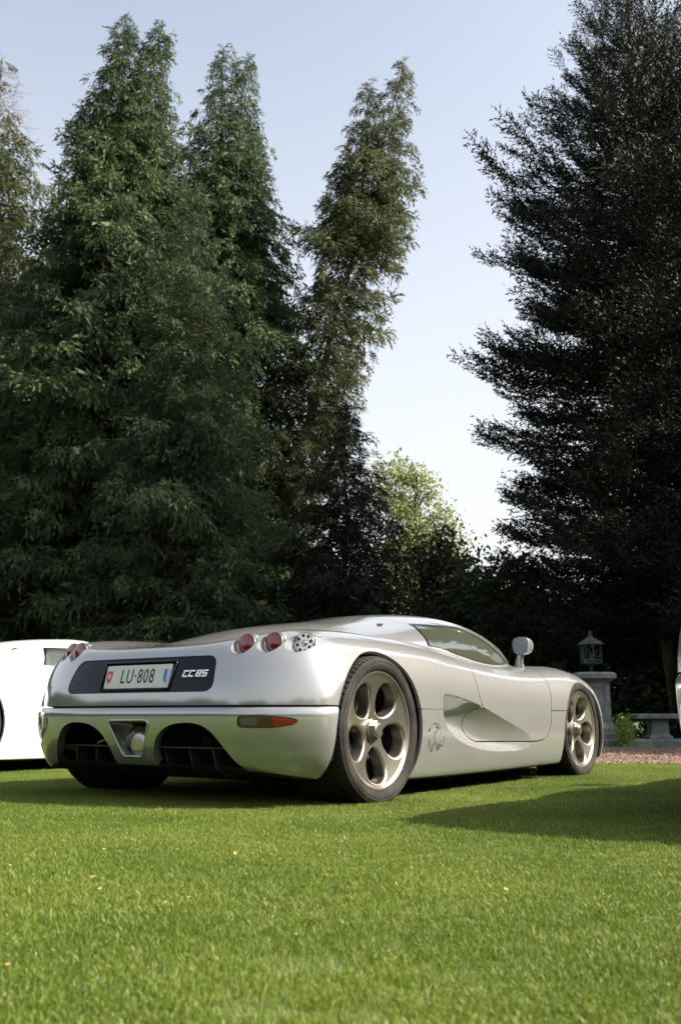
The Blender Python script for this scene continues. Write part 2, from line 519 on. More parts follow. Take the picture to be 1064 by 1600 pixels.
c_zs = spl([.4, .58, .7, .85, 1.0, 1.12, 1.25, 1.45, 1.6, 1.75, 1.9], [.41, .395, .388, .378, .340, .300, .278, .266, .262, .257, .25])
SC_X = np.linspace(SCOOP[:, 0].min() + .0005, SCOOP[:, 0].max() - .0005, 400)
SC_U = np.zeros(400); SC_L = np.zeros(400)
for _i, _x in enumerate(SC_X):
    _a, _b = SCOOP, np.roll(SCOOP, -1, 0)
    _m = (_a[:, 0] - _x) * (_b[:, 0] - _x) <= 0
    _t = (_x - _a[_m, 0]) / (_b[_m, 0] - _a[_m, 0] + 1e-12)
    _z = _a[_m, 1] + _t * (_b[_m, 1] - _a[_m, 1])
    SC_U[_i], SC_L[_i] = _z.max(), _z.min()
def scoop_depth(x, z):
    zu = np.interp(x, SC_X, SC_U); zl = np.interp(x, SC_X, SC_L)
    zs = c_zs(x)
    zs = np.clip(zs, zl + (zu - zl) * .12, zu - (zu - zl) * .12)
    D = .150 * np.power(np.clip((1.76 - x) / 1.14, 0, 1), 1.15)
    tl = np.clip((z - zl) / (zs - zl), 0, 1); tu = np.clip((zu - z) / (zu - zs), 0, 1)
    return D * np.where(z < zs, np.sin(tl * np.pi / 2) ** .85, np.sin(tu * np.pi / 2) ** .9)

GAP = .0034
CAR = {}          # name -> list of (mesh, material key, parent key)
def build_car_meshes():
    b = base_surface()
    P = b.V; rest = b
    # wheel openings
    def arch(P): return sel_side(np.minimum(sdf(REAR_ARCH, P[:, [0, 2]]), sdf(FRONT_ARCH, P[:, [0, 2]])), P, .56)
    rest = rest.clip(-arch(rest.V))
    under, rest = split(rest, rest.V[:, 2] - (c_zb(rest.V[:, 0]) + .012))
    # intake scoop, cut out then pushed inward
    scoop, rest = split(rest, sel_side(sdf(SCOOP, rest.V[:, [0, 2]]), rest.V))
    # glass
    cg = canopy_gap(rest.V)
    win, rest = split(rest, np.maximum(sel_side(sdf(WIN, rest.V[:, [0, 2]]), rest.V, .3), canopy_gap(rest.V) + .004), .002)
    surround, rest = split(rest, np.maximum(sel_side(sdf(WINS, rest.V[:, [0, 2]]), rest.V, .3), canopy_gap(rest.V) + .002), .0012)
    def wsf(P):
        x, y, z = P[:, 0], np.abs(P[:, 1]), P[:, 2]
        line = (1.60 + (1.0 - z) * 1.22) - x               # in front of the pillar line
        top = (1.66 - .10 * (y / .5) ** 2 + .03) - x
        return np.maximum(np.maximum(line, top), canopy_gap(P) + .006)
    shield, rest = split(rest, wsf(rest.V), .002)
    # doors
    door, rest = split(rest, np.maximum(sel_side(sdf(DOOR, rest.V[:, [0, 2]]), rest.V), -canopy_gap(rest.V) - .02), GAP)
    sdoor, sbody = split(scoop, sdf(DOOR, scoop.V[:, [0, 2]]), GAP)
    sdoor = sdoor.weld().subdivide(); sbody = sbody.weld().subdivide()
    for s in (sdoor, sbody):
        d = scoop_depth(s.V[:, 0], s.V[:, 2])
        e = .002
        dx = (scoop_depth(s.V[:, 0] + e, s.V[:, 2]) - scoop_depth(s.V[:, 0] - e, s.V[:, 2])) / (2 * e)
        dz = (scoop_depth(s.V[:, 0], s.V[:, 2] + e) - scoop_depth(s.V[:, 0], s.V[:, 2] - e)) / (2 * e)
        sg = np.sign(s.V[:, 1]); ny = np.maximum(np.abs(s.N[:, 1]), .2)
        s.N = np.stack([s.N[:, 0] / ny + np.clip(dx, -3, 3), sg, s.N[:, 2] / ny + np.clip(dz, -3, 3)], 1)
        s.N /= np.linalg.norm(s.N, axis=1)[:, None]
        s.V[:, 1] -= sg * d
    # lower panels
    bumper, rest = split(rest, np.maximum(rest.V[:, 2] - .457, rest.V[:, 0] + .2), GAP * 1.1)
    sill, rest = split(rest, np.maximum(rest.V[:, 2] - .447, np.maximum(.1 - rest.V[:, 0], rest.V[:, 0] - 2.5)), GAP * .7)
    nose, rest = split(rest, np.maximum(rest.V[:, 2] - .40, 2.5 - rest.V[:, 0]), GAP)
    roof, rest = split(rest, np.maximum(.985 - rest.V[:, 0] + .05 * np.abs(rest.V[:, 1]), canopy_gap(rest.V)), GAP * .6)
    front, rear = split(rest, 1.6 - rest.V[:, 0])
    # rear clamshell openings
    black, rear = split(rear, np.maximum(sdf(BLACKP, rear.V[:, 1:3]), rear.V[:, 0] + .4), .0008)
    lampf = np.full(len(rear.V), 1.0)
    for (ly, lz), ax in zip(LAMPS, LAMP_AX):
        q = rear.V * [1, 1, 1]; q[:, 1] = np.abs(q[:, 1]); q = q - np.array([surf_rear(ly, lz)[0], ly, lz])
        al = q @ ax
        lampf = np.minimum(lampf, np.linalg.norm(q - al[:, None] * ax, axis=1) - LAMP_R)
    lampf = np.maximum(lampf, rear.V[:, 0] + .15)
    rear = rear.clip(-lampf)
    black = black.clip(-sdf(PLATEH, black.V[:, 1:3]))
    black.V = black.V - black.N * .004
    # rear bumper: proud lip, openings
    Z = bumper.V[:, 2]; fade = np.clip((-.36 - bumper.V[:, 0]) / .1, 0, 1) * .5 + .5
    t = np.clip((Z - .418) / .038, 0, 1)
    off = (.013 - .030 * (1 - np.sqrt(1 - np.minimum(t, .999) ** 2))) * fade
    bumper.V = bumper.V + bumper.N * off[:, None]
    ay = np.stack([np.abs(bumper.V[:, 1]), bumper.V[:, 2]], 1)
    cut = np.minimum(np.minimum(sdf(DIFF, ay), sdf(EXH, bumper.V[:, 1:3])), sdf(REFL, ay))
    bumper = bumper.clip(-np.maximum(cut, bumper.V[:, 0] + .3))
    def both(tm): return tm.clip(-tm.V[:, 1]), tm.clip(tm.V[:, 1])
    out = []
    def add(name, tm, mat, flange=.016, **kw):
        if len(tm.T): out.append((name, tm_mesh(name, tm, flange, **kw), mat))
    add('rear_clamshell', rear, 'paint', .020)
    add('front_clamshell', front, 'paint', .018)
    add('roof_panel', roof, 'paint')
    add('rear_bumper', bumper, 'paint', .045, use_normals=False)
    add('front_bumper', nose, 'paint')
    add('underbody', under, 'black', 0)
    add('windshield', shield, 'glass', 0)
    add('number_panel', black, 'gloss_black', .012)
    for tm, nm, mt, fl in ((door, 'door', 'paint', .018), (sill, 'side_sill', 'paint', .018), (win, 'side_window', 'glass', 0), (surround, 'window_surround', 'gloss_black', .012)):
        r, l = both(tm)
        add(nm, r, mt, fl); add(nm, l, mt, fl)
    for tm, nm in ((sdoor, 'door_scoop'), (sbody, 'side_scoop')):
        r, l = both(tm)
        add(nm, r, 'paint', .012); add(nm, l, 'paint', .012)
    return out
# ------------------------------------------------------------------ materials for cars
M = {}
def flake_paint(name, base, body=None, mix=.42, r1=.20, r2=.58, coat=1.0):
    """clear-coated metallic: a tight mirror-like layer of flakes over a broad satin one; body given = solid colour paint"""
    m, nt, b = mat_new(name)
    out = nt.nodes['Material Output']
    tc = nt.nodes.new('ShaderNodeTexCoord')
    n = nt.nodes.new('ShaderNodeTexNoise'); n.inputs['Scale'].default_value = 3.0; n.inputs['Detail'].default_value = 4
    nt.links.new(tc.outputs['Object'], n.inputs['Vector'])
    def ramp(c):
        r = nt.nodes.new('ShaderNodeValToRGB')
        r.color_ramp.elements[0].position = .3; r.color_ramp.elements[0].color = (*[k * .96 for k in c], 1)
        r.color_ramp.elements[1].position = .7; r.color_ramp.elements[1].color = (*c, 1)
        nt.links.new(n.outputs[0], r.inputs[0]); return r
    b.inputs['Coat Weight'].default_value = coat; b.inputs['Coat Roughness'].default_value = .015; b.inputs['Coat IOR'].default_value = 1.5
    if body is not None:
        nt.links.new(ramp(body).outputs[0], b.inputs['Base Color']); b.inputs['Roughness'].default_value = .4
        return m
    nt.links.new(ramp(base).outputs[0], b.inputs['Base Color'])
    b.inputs['Metallic'].default_value = 1.0; b.inputs['Roughness'].default_value = r1
    b2 = nt.nodes.new('ShaderNodeBsdfPrincipled')
    nt.links.new(ramp([min(1, c * 1.3) for c in base]).outputs[0], b2.inputs['Base Color'])
    b2.inputs['Metallic'].default_value = .35; b2.inputs['Roughness'].default_value = r2
    b2.inputs['Coat Weight'].default_value = coat; b2.inputs['Coat Roughness'].default_value = .015
    mx = nt.nodes.new('ShaderNodeMixShader'); mx.inputs[0].default_value = mix
    nt.links.new(b.outputs[0], mx.inputs[1]); nt.links.new(b2.outputs[0], mx.inputs[2]); nt.links.new(mx.outputs[0], out.inputs['Surface'])
    return m
M['paint'] = flake_paint('silver_paint', (.36, .363, .355), mix=.33, r1=.14)
M['paint_white'] = flake_paint('white_paint', None, body=(.83, .82, .80))
M['paint_grey'] = flake_paint('green_grey_paint', (.26, .32, .29))
M['black'] = principled('matt_black', (.012, .012, .013), .65)
M['gloss_black'] = principled('gloss_black', (.006, .008, .013), .16, 0.0, Specular_IOR_Level=.22)
M['carbon'] = principled('dark_carbon', (.016, .016, .017), .35)
M['chrome'] = principled('chrome', (.55, .55, .56), .14, 1.0)
M['steel'] = principled('brushed_steel', (.50, .49, .47), .36, 1.0)
M['dark_steel'] = principled('sooty_steel', (.30, .29, .28), .34, 1.0)
M['mirror'] = principled('mirror_glass', (.42, .47, .54), .01, 1.0)
M['wheel'] = principled('champagne_alloy', (.40, .37, .315), .28, .92, Coat_Weight=.3, Coat_Roughness=.1)
add_noise_color(M['wheel'], (.36, .335, .285), (.43, .40, .345), 14, 4)
M['disc'] = principled('brake_disc_iron', (.05, .047, .045), .4, .9)
M['rubber'] = principled('tyre_rubber', (.03, .03, .03), .8, Specular_IOR_Level=.15)
add_noise_color(M['rubber'], (.014, .0135, .0125), (.034, .031, .027), 9, 8, bump=.25, bscale=160, dist=.002)
M['leather'] = principled('tan_leather', (.42, .36, .24), .5)
M['plate_white'] = principled('plate_white', (.60, .61, .55), .4)
M['ink'] = principled('ink_black', (.012, .012, .014), .5)
M['swiss_red'] = principled('shield_red', (.55, .02, .03), .4)
M['shield_blue'] = principled('shield_blue', (.02, .16, .50), .4)
M['badge'] = principled('badge_silver', (.72, .72, .72), .22, .9)
M['decal'] = principled('decal_dark', (.02, .022, .02), .4)

def glass_mat(name, tint, tree_refl=.0):
    m, nt, b = mat_new(name)
    out = nt.nodes['Material Output']
    nt.nodes.remove(b)
    gl = nt.nodes.new('ShaderNodeBsdfGlossy'); gl.inputs['Roughness'].default_value = .01; gl.inputs['Color'].default_value = (1, 1, 1, 1)
    tr = nt.nodes.new('ShaderNodeBsdfTransparent'); tr.inputs['Color'].default_value = (*tint, 1)
    fr = nt.nodes.new('ShaderNodeFresnel'); fr.inputs['IOR'].default_value = 1.8
    mx = nt.nodes.new('ShaderNodeMixShader')
    fa = nt.nodes.new('ShaderNodeMath'); fa.operation = 'MULTIPLY_ADD'; fa.inputs[1].default_value = .8; fa.inputs[2].default_value = .14
    nt.links.new(fr.outputs[0], fa.inputs[0])
    nt.links.new(fa.outputs[0], mx.inputs[0]); nt.links.new(tr.outputs[0], mx.inputs[1]); nt.links.new(gl.outputs[0], mx.inputs[2])
    df = nt.nodes.new('ShaderNodeBsdfDiffuse'); df.inputs['Color'].default_value = (.52, .58, .40, 1)  # pale green layer: the trees' reflection painted into the pane as diffuse colour
    m2 = nt.nodes.new('ShaderNodeMixShader'); m2.inputs[0].default_value = tree_refl
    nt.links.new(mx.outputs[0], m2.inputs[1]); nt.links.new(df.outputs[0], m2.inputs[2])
    nt.links.new(m2.outputs[0], out.inputs['Surface'])
    return m
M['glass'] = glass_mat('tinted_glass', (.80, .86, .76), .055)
M['lantern_glass'] = glass_mat('lantern_glass', (.75, .85, .80))

def lens_mat(name, col, scale, rough=.08):
    m, nt, b = mat_new(name)
    b.inputs['Base Color'].default_value = (*col, 1); b.inputs['Roughness'].default_value = rough
    b.inputs['Coat Weight'].default_value = 1.0
    b.inputs['Coat Roughness'].default_value = .02
    tc = nt.nodes.new('ShaderNodeTexCoord')
    w = nt.nodes.new('ShaderNodeTexWave'); w.inputs['Scale'].default_value = scale; w.bands_direction = 'Z'
    nt.links.new(tc.outputs['Object'], w.inputs['Vector'])
    bp = nt.nodes.new('ShaderNodeBump'); bp.inputs['Strength'].default_value = .18; bp.inputs['Distance'].default_value = .002
    nt.links.new(w.outputs[0], bp.inputs['Height']); nt.links.new(bp.outputs[0], b.inputs['Normal'])
    return m
M['lens_red'] = lens_mat('red_lens', (.20, .003, .005), 40)
M['lens_amber'] = lens_mat('orange_red_lens', (.16, .008, .003), 60)
M['lens_clear'] = lens_mat('clear_lens', (.07, .09, .07), 60)
M['lens_dark'] = principled('dark_red_surround', (.05, .010, .006), .15, Coat_Weight=1.0)

def car_v(P):
    P = np.asarray(P, float); return P[..., [1, 0, 2]]

# ------------------------------------------------------------------ wheel
def wheel_meshes():
    """axis along +X (outward); rim radius .28"""
    R = .282
    nr, na = 56, 240
    r = np.linspace(.0, R, nr); a = np.linspace(0, 2 * np.pi, na, endpoint=False)
    rr, aa = np.meshgrid(r, a, indexing='ij')
    def prof(rr):
        dish = -.040 + .034 * np.clip(rr / .262, 0, 1) ** 2.2
        lip = np.where(rr > .262, .010 * np.sin(np.clip((rr - .262) / .020, 0, 1) * np.pi * .62), 0)
        return dish + lip
    V = np.stack([prof(rr), rr * np.cos(aa), rr * np.sin(aa)], -1).reshape(-1, 3)
    i = np.arange(nr * na).reshape(nr, na)
    A, B, C, D = i[:-1], i[1:], np.roll(i, -1, 1)[1:], np.roll(i, -1, 1)[:-1]
    T = np.concatenate([np.stack([A, B, C], -1).reshape(-1, 3), np.stack([A, C, D], -1).reshape(-1, 3)])
    N = np.zeros_like(V)
    e = 1e-4; dr = (prof(rr + e) - prof(rr - e)) / (2 * e)
    N = np.stack([np.ones_like(rr), -dr * np.cos(aa), -dr * np.sin(aa)], -1).reshape(-1, 3)
    N /= np.linalg.norm(N, axis=1)[:, None]
    tm = TM(V, N, T)
    tm = tm.compact()
    holes = []
    egg = crom([(.084, .006), (.094, .040), (.128, .074), (.174, .092), (.216, .084), (.244, .050), (.250, .004), (.238, -.040), (.204, -.064), (.160, -.063), (.114, -.038)], 8)
    g = np.full(len(tm.V), 1.0)
    for k in range(5):
        th = rad(-93 + 72 * k); c, s = math.cos(th), math.sin(th)
        poly = np.stack([egg[:, 0] * c - egg[:, 1] * s, egg[:, 0] * s + egg[:, 1] * c], 1)
        g = np.minimum(g, sdf(poly, tm.V[:, 1:3]))
    face = tm.clip(-(g - .011)).weld()
    V2 = [face.V]; Tw = []; nb = len(face.V)
    def offs(poly, d):
        t = np.roll(poly, -1, 0) - np.roll(poly, 1, 0); t /= np.linalg.norm(t, axis=1)[:, None]
        return poly + np.stack([t[:, 1], -t[:, 0]], 1) * d
    area = .5 * np.sum(egg[:, 0] * np.roll(egg[:, 1], -1) - np.roll(egg[:, 0], -1) * egg[:, 1])
    sg = 1 if area > 0 else -1
    for k in range(5):
        th = rad(-93 + 72 * k); c, s_ = math.cos(th), math.sin(th)
        poly = np.stack([egg[:, 0] * c - egg[:, 1] * s_, egg[:, 0] * s_ + egg[:, 1] * c], 1)
        rings = []
        for d, dz in ((.0118, .0), (.0085, -.0006), (.005, -.0022), (.002, -.005), (.0003, -.009), (.0, -.014), (-.004, -.065)):
            q = offs(poly, d * sg); rq = np.hypot(q[:, 0], q[:, 1])
            rings.append(np.stack([prof(rq) + dz + (.0002 if dz == 0 else 0), q[:, 0], q[:, 1]], 1))
        n_ = len(poly)
        for ri, R_ in enumerate(rings):
            V2.append(R_)
            if ri:
                a0 = nb + (ri - 1) * n_; b0 = nb + ri * n_; ii = np.arange(n_); jj = (ii + 1) % n_
                Tw.append(np.stack([a0 + ii, a0 + jj, b0 + jj], 1)); Tw.append(np.stack([a0 + ii, b0 + jj, b0 + ii], 1))
        nb += n_ * len(rings)
    V2 = np.concatenate(V2); Tw = np.concatenate(Tw)
    # barrel and outer flange
    pr = [(.004, .282), (-.004, .284), (-.012, .276), (-.03, .268), (-.30, .262)]
    na2 = 120; a2 = np.linspace(0, 2 * np.pi, na2, endpoint=False)
    VB = np.concatenate([np.stack([np.full(na2, x), q * np.cos(a2), q * np.sin(a2)], 1) for x, q in pr])
    ib = np.arange(len(pr) * na2).reshape(len(pr), na2) + len(V2)
    a_, b_, c_, d_ = ib[:-1], ib[1:], np.roll(ib, -1, 1)[1:], np.roll(ib, -1, 1)[:-1]
    TB = np.concatenate([np.stack([a_, b_, c_], -1).reshape(-1, 3), np.stack([a_, c_, d_], -1).reshape(-1, 3)])
    rim = raw_mesh('rim', V2, np.concatenate([face.T, Tw]))
    barrel = raw_mesh('barrel', VB, TB - len(V2))
    # hub nut: hex centre lock
    bm = bmesh.new()
    bm_cyl(bm, (-.06, 0, 0), (-.026, 0, 0), .056, .053, 40)
    bm_cyl(bm, (-.026, 0, 0), (-.004, 0, 0), .046, .043, 6)
    bm_cyl(bm, (-.004, 0, 0), (.002, 0, 0), .034, .028, 24)
    nut = bm_mesh('nut', bm, True, rad(30))
    bm = bmesh.new()
    bm_cyl(bm, (-.165, 0, 0), (-.135, 0, 0), .180, .180, 64)
    bm_cyl(bm, (-.135, 0, 0), (-.085, 0, 0), .090, .080, 32)
    disc = bm_mesh('disc', bm, True, rad(30))
    # caliper: an arc block hugging the front of the disc
    bm = bmesh.new()
    prev = None
    secs = []
    for t in np.linspace(rad(140), rad(215), 12):
        ring = [bm.verts.new((x, q * math.cos(t), q * math.sin(t))) for x, q in ((-.09, .135), (-.075, .150), (-.075, .200), (-.09, .212), (-.165, .212), (-.165, .135))]
        secs.append(ring)
    for s0, s1 in zip(secs[:-1], secs[1:]):
        for k in range(6): bm.faces.new((s0[k], s0[(k+1) % 6], s1[(k+1) % 6], s1[k]))
    bm.faces.new(secs[0]); bm.faces.new(secs[-1][::-1])
    cal = bm_mesh('caliper', bm, True, rad(40))
    return rim, nut, disc, cal, barrel

def tyre_mesh(name, ro, ri, width):
    """lathe with tread grooves; outer sidewall at x=0 side"""
    na = 396
    w = width
    prof = [(-.010, ri - .004, 0), (.002, ri + .003, 0), (.010, ri + .012, 0), (.016, ri + .30 * (ro - ri), 0), (.0175, ri + .45 * (ro - ri), 0), (.0165, ri + .47 * (ro - ri), 0),
            (.0165, ri + .60 * (ro - ri), 0), (.0180, ri + .61 * (ro - ri), 0), (.0180, ri + .645 * (ro - ri), 0), (.0155, ri + .655 * (ro - ri), 0), (.012, ri + .76 * (ro - ri), 0), (.0075, ri + .84 * (ro - ri), 0), (.006, ri + .86 * (ro - ri), 1), (-.001, ro - .010, 1), (-.010, ro - .004, 1), (-.022, ro - .0015, 1)]
    ng = 4
    xs = np.linspace(-.030, -w + .030, 26)
    for x in xs:
        u = (x + w / 2) / (w / 2)
        gro = 0.0
        for gc in (-.52, -.16, .16, .52):
            if abs(u - gc) < .035: gro = .007
        prof.append((x, ro - .002 * u * u - gro, 0 if gro else 1))
    prof += [(-w + .022, ro - .0015, 1), (-w + .010, ro - .004, 1), (-w + .001, ro - .010, 1), (-w - .008, ri + .8 * (ro - ri), 0), (-w - .014, ri + .45 * (ro - ri), 0), (-w - .010, ri + .012, 0), (-w + .01, ri - .004, 0)]
    prof = np.array(prof)
    a = np.arange(na) / na * 2 * np.pi
    np_ = len(prof)
    X = np.repeat(prof[:, 0][:, None], na, 1); Rr = np.repeat(prof[:, 1][:, None], na, 1)
    # diagonal sipes
    skew = np.round((np.abs(prof[:, 0] + w / 2) / w) * 14).astype(int)
    for k in range(np_):
        if prof[k, 2]:
            ph = (np.arange(na) + skew[k]) % 6
            Rr[k] -= np.where(ph == 0, .006, 0)
    V = np.stack([X, Rr * np.cos(a)[None], Rr * np.sin(a)[None]], -1).reshape(-1, 3)
    i = np.arange(np_ * na).reshape(np_, na)
    A, B, C, D = i[:-1], i[1:], np.roll(i, -1, 1)[1:], np.roll(i, -1, 1)[:-1]
    me = raw_mesh(name, V, np.stack([A, B, C, D], -1).reshape(-1, 4))
    me.set_sharp_from_angle(angle=rad(38))
    return me

# ------------------------------------------------------------------ text and small marks
def text_mesh(name, body, size, extrude=.0008, xs=1.0, shear=0.0, spacing=1.0, bold=0.0):
    cu = bpy.data.curves.new(name, 'FONT')
    cu.body = body; cu.size = size; cu.extrude = extrude; cu.shear = shear; cu.space_character = spacing; cu.offset = bold
    cu.align_x = 'CENTER'; cu.align_y = 'CENTER'; cu.resolution_u = 3
    o = bpy.data.objects.new(name, cu); COL.objects.link(o)
    dg = bpy.context.evaluated_depsgraph_get()
    me = bpy.data.meshes.new_from_object(o.evaluated_get(dg))
    me.name = name
    bpy.data.objects.remove(o); bpy.data.curves.remove(cu)
    co = np.zeros(len(me.vertices) * 3, np.float32); me.vertices.foreach_get('co', co)
    co = co.reshape(-1, 3); co[:, 0] *= xs
    me.vertices.foreach_set('co', co.ravel()); me.update()
    me.materials.clear()
    return me

def poly_plate(name, poly, thick, y=0.0):
    """flat plate from a 2-D outline in local XY, thickness along Z"""
    bm = bmesh.new()
    vs = [bm.verts.new((p[0], p[1], 0)) for p in poly]
    f = bm.faces.new(vs)
    r = bmesh.ops.extrude_face_region(bm, geom=[f])
    for v in [g for g in r['geom'] if isinstance(g, bmesh.types.BMVert)]: v.co.z += thick
    bmesh.ops.recalc_face_normals(bm, faces=bm.faces[:])
    return bm_mesh(name, bm)

def frame_at(origin, right, up):
    """matrix whose local X=right, Y=up, Z=out; all in car-local Blender axes"""
    r = Vector(right).normalized(); u = Vector(up); u = (u - r * u.dot(r)).normalized(); n = r.cross(u)
    m = Matrix((r, u, n)).transposed().to_4x4(); m.translation = Vector(origin)
    return m

def ribbon(pts3, nrm, width):
    """thin raised line along 3-D points (car axes) with given normals"""
    P = np.asarray(pts3); Nn = np.asarray(nrm)
    t = np.gradient(P, axis=0); t /= np.linalg.norm(t, axis=1)[:, None] + 1e-12
    s = np.cross(t, Nn); s /= np.linalg.norm(s, axis=1)[:, None] + 1e-12
    w = np.broadcast_to(np.asarray(width, float), (len(P),))[:, None] / 2
    A = P + s * w + Nn * .0012; B = P - s * w + Nn * .0012
    V = np.empty((2 * len(P), 3)); V[0::2] = A; V[1::2] = B
    k = np.arange(len(P) - 1) * 2
    return V, np.stack([k, k + 1, k + 3, k + 2], 1)

# ------------------------------------------------------------------ assemble the car
PAINTED = ('rear_clamshell', 'front_clamshell', 'roof_panel', 'rear_bumper', 'front_bumper', 'door', 'side_sill', 'door_scoop', 'side_scoop', 'exhaust_surround', 'mirror_housing', 'lamp_cup', 'mirror_stalk')

def build_car():
    car = empty('sports_car')
    parts = {}
    for n, me, mt in build_car_meshes():
        par = car
        if n == 'door_scoop': par = parts['door'][len(parts.get('door_scoop', []))]
        if n == 'side_scoop': par = parts['side_sill'][len(parts.get('side_scoop', []))]
        o = link(n, me, M[mt], par)
        parts.setdefault(n, []).append(o)
    # ---- roof vents behind the windows
    for s in (1, -1):
        V, Q = [], []
        xs = np.linspace(.755, .855, 12); ths = np.linspace(0, 1, 12)
        A_, B_ = [], []
        for x, t in zip(xs, ths):
            yc = .475 - .035 * math.sin(t * math.pi * .5); wv = .019 * math.sin(math.pi * min(max(t, .03), .97)) + .001
            for dy, lst in ((-wv, A_), (wv, B_)):
                zz = np.linspace(1.05, .8, 1200); q = np.stack([np.full(1200, x), np.full(1200, yc + dy), zz], 1)
                z_ = zz[np.where(field(q) < 0)[0][0]]
                p_ = np.array([x, yc + dy, z_]); lst.append((p_ + grad(p_[None])[0] * .0015) * [1, s, 1])
        Vv = np.empty((24, 3)); Vv[0::2] = A_; Vv[1::2] = B_
        k = np.arange(11) * 2
        link('roof_vent', raw_mesh('roof_vent', car_v(Vv), np.stack([k, k + 1, k + 3, k + 2], 1)), M['black'], car)
    # ---- lamps
    for s in (1, -1):
        for k, (ly, lz) in enumerate(LAMPS):
            cx = surf_rear(ly, lz)[0]
            c = np.array([cx, ly, lz]); n = grad(c[None])[0]
            ax = LAMP_AX[k]
            u = np.cross(ax, [0, 0, 1.0]); u /= np.linalg.norm(u); v = np.cross(u, ax)
            th = np.linspace(0, 2 * np.pi, 40, endpoint=False)
            rim = c + LAMP_R * (np.cos(th)[:, None] * u + np.sin(th)[:, None] * v)
            lo = np.full(40, -.15); hi = np.full(40, .15)
            for _ in range(30):
                m_ = (lo + hi) / 2; ins = field(rim + m_[:, None] * ax) < 0
                lo = np.where(ins, m_, lo); hi = np.where(ins, hi, m_)
            dep = np.percentile(lo, 42) - .002
            cen = c + ax * dep
            S = np.array([1, s, 1])
            mat_l = frame_at(car_v(cen * S), car_v(u * S) * (1 if s > 0 else -1), car_v(v * S))
            if mat_l.col[2].xyz.dot(Vector(car_v(ax * S))) < 0:
                mat_l = frame_at(car_v(cen * S), -car_v(u * S) * (1 if s > 0 else -1), car_v(v * S))
            # cup (painted wall)
            top = (lo - dep)
            bm = bmesh.new()
            lower = []; upper = []
            for j in range(40):
                x_, y_ = LAMP_R * math.cos(th[j]), LAMP_R * math.sin(th[j])
                sx = 1 if mat_l.col[0].xyz.dot(Vector(car_v(u * S))) > 0 else -1
                upper.append(bm.verts.new((sx * x_, y_, top[j] + .0005))); lower.append(bm.verts.new((sx * x_ * .93, y_ * .93, -.012)))
            for j in range(40):
                bm.faces.new((upper[j], upper[(j+1) % 40], lower[(j+1) % 40], lower[j]))
            bmesh.ops.recalc_face_normals(bm, faces=bm.faces[:])
            lamp = link('tail_light', None, None, car) if False else None
            root = link('tail_light', bm_mesh('lamp_bezel', torus_bm(.0505, .0036, 48, 10), True), M['chrome'], car)
            root.matrix_local = mat_l
            link('lamp_cup', bm_mesh('lamp_cup', bm, True), M['paint'], root)
            bm = bmesh.new(); bm_cyl(bm, (0, 0, -.045), (0, 0, -.002), .052, .0535, 40); bm_cyl(bm, (0, 0, -.014), (0, 0, -.011), LAMP_R * .95, None, 40)
            link('lamp_back', bm_mesh('lamp_back', bm), M['black'], root)
            if k < 2:
                bm = bmesh.new()
                bmesh.ops.create_uvsphere(bm, u_segments=40, v_segments=20, radius=1.0, matrix=Matrix.Diagonal((.049, .049, .009, 1)))
                bmesh.ops.delete(bm, geom=[f for f in bm.faces if f.calc_center_median().z < -.002], context='FACES')
                a = bm.copy(); 
                bmesh.ops.delete(bm, geom=[f for f in bm.faces if f.calc_center_median().y < -.008], context='FACES')
                bmesh.ops.delete(a, geom=[f for f in a.faces if f.calc_center_median().y >= -.008], context='FACES')
                link('lens', bm_mesh('lens_upper', bm, True), M['lens_red'], root)
                link('lens', bm_mesh('lens_lower', a, True), M['lens_amber'], root)
            else:
                bm = bmesh.new(); bm_cyl(bm, (0, 0, -.008), (0, 0, .002), .0495, .047, 40)
                link('lamp_ring', bm_mesh('lamp_ring', bm, True, rad(30)), M['badge'], root)
                bm = bmesh.new()
                for j in range(8):
                    t = j * math.pi / 4 + .2
                    bm_box(bm, (.0365 * math.cos(t), .0365 * math.sin(t), .002), (.014, .014, .003), Matrix.Rotation(t, 3, 'Z'), .003, 2)
                link('lamp_slots', bm_mesh('lamp_slots', bm), M['black'], root)
                bm = bmesh.new()
                bmesh.ops.create_uvsphere(bm, u_segments=24, v_segments=12, radius=1.0, matrix=Matrix.Translation((0, 0, .002)) @ Matrix.Diagonal((.017, .017, .012, 1)))
                link('lens', bm_mesh('lens_clear', bm, True), M['chrome'], root)
    # ---- bumper reflectors
    for s in (1, -1):
        def band(poly, off, nm, mat, par):
            lo_, hi_ = poly.min(0), poly.max(0)
            gx, gz = np.meshgrid(np.linspace(lo_[0] - .004, hi_[0] + .004, 70), np.linspace(lo_[1] - .004, hi_[1] + .004, 24), indexing='ij')
            yy, zz = gx.ravel(), gz.ravel()
            xx = surf_rear(yy, zz)
            Pn = np.stack([xx, yy, zz], 1); Nn = grad(Pn)
            i = np.arange(70 * 24).reshape(70, 24)
            T = np.concatenate([np.stack([i[:-1, :-1], i[1:, :-1], i[1:, 1:]], -1).reshape(-1, 3), np.stack([i[:-1, :-1], i[1:, 1:], i[:-1, 1:]], -1).reshape(-1, 3)])
            tm = TM(Pn + Nn * off, Nn, T).clip(sdf(poly, np.stack([yy, zz], 1)) + .001)
            tm.V = tm.V * [1, s, 1]; tm.N = tm.N * [1, s, 1]
            fn = np.cross(tm.V[tm.T[:, 1]] - tm.V[tm.T[:, 0]], tm.V[tm.T[:, 2]] - tm.V[tm.T[:, 0]])
            bad = (fn * tm.N[tm.T].mean(1)).sum(1) < 0
            tm.T[bad] = tm.T[bad][:, [0, 2, 1]]
            return link(nm, tm_mesh(nm, tm, .006), M[mat], par)
        root = band(REFL, .010, 'bumper_lamp', 'lens_dark', car)
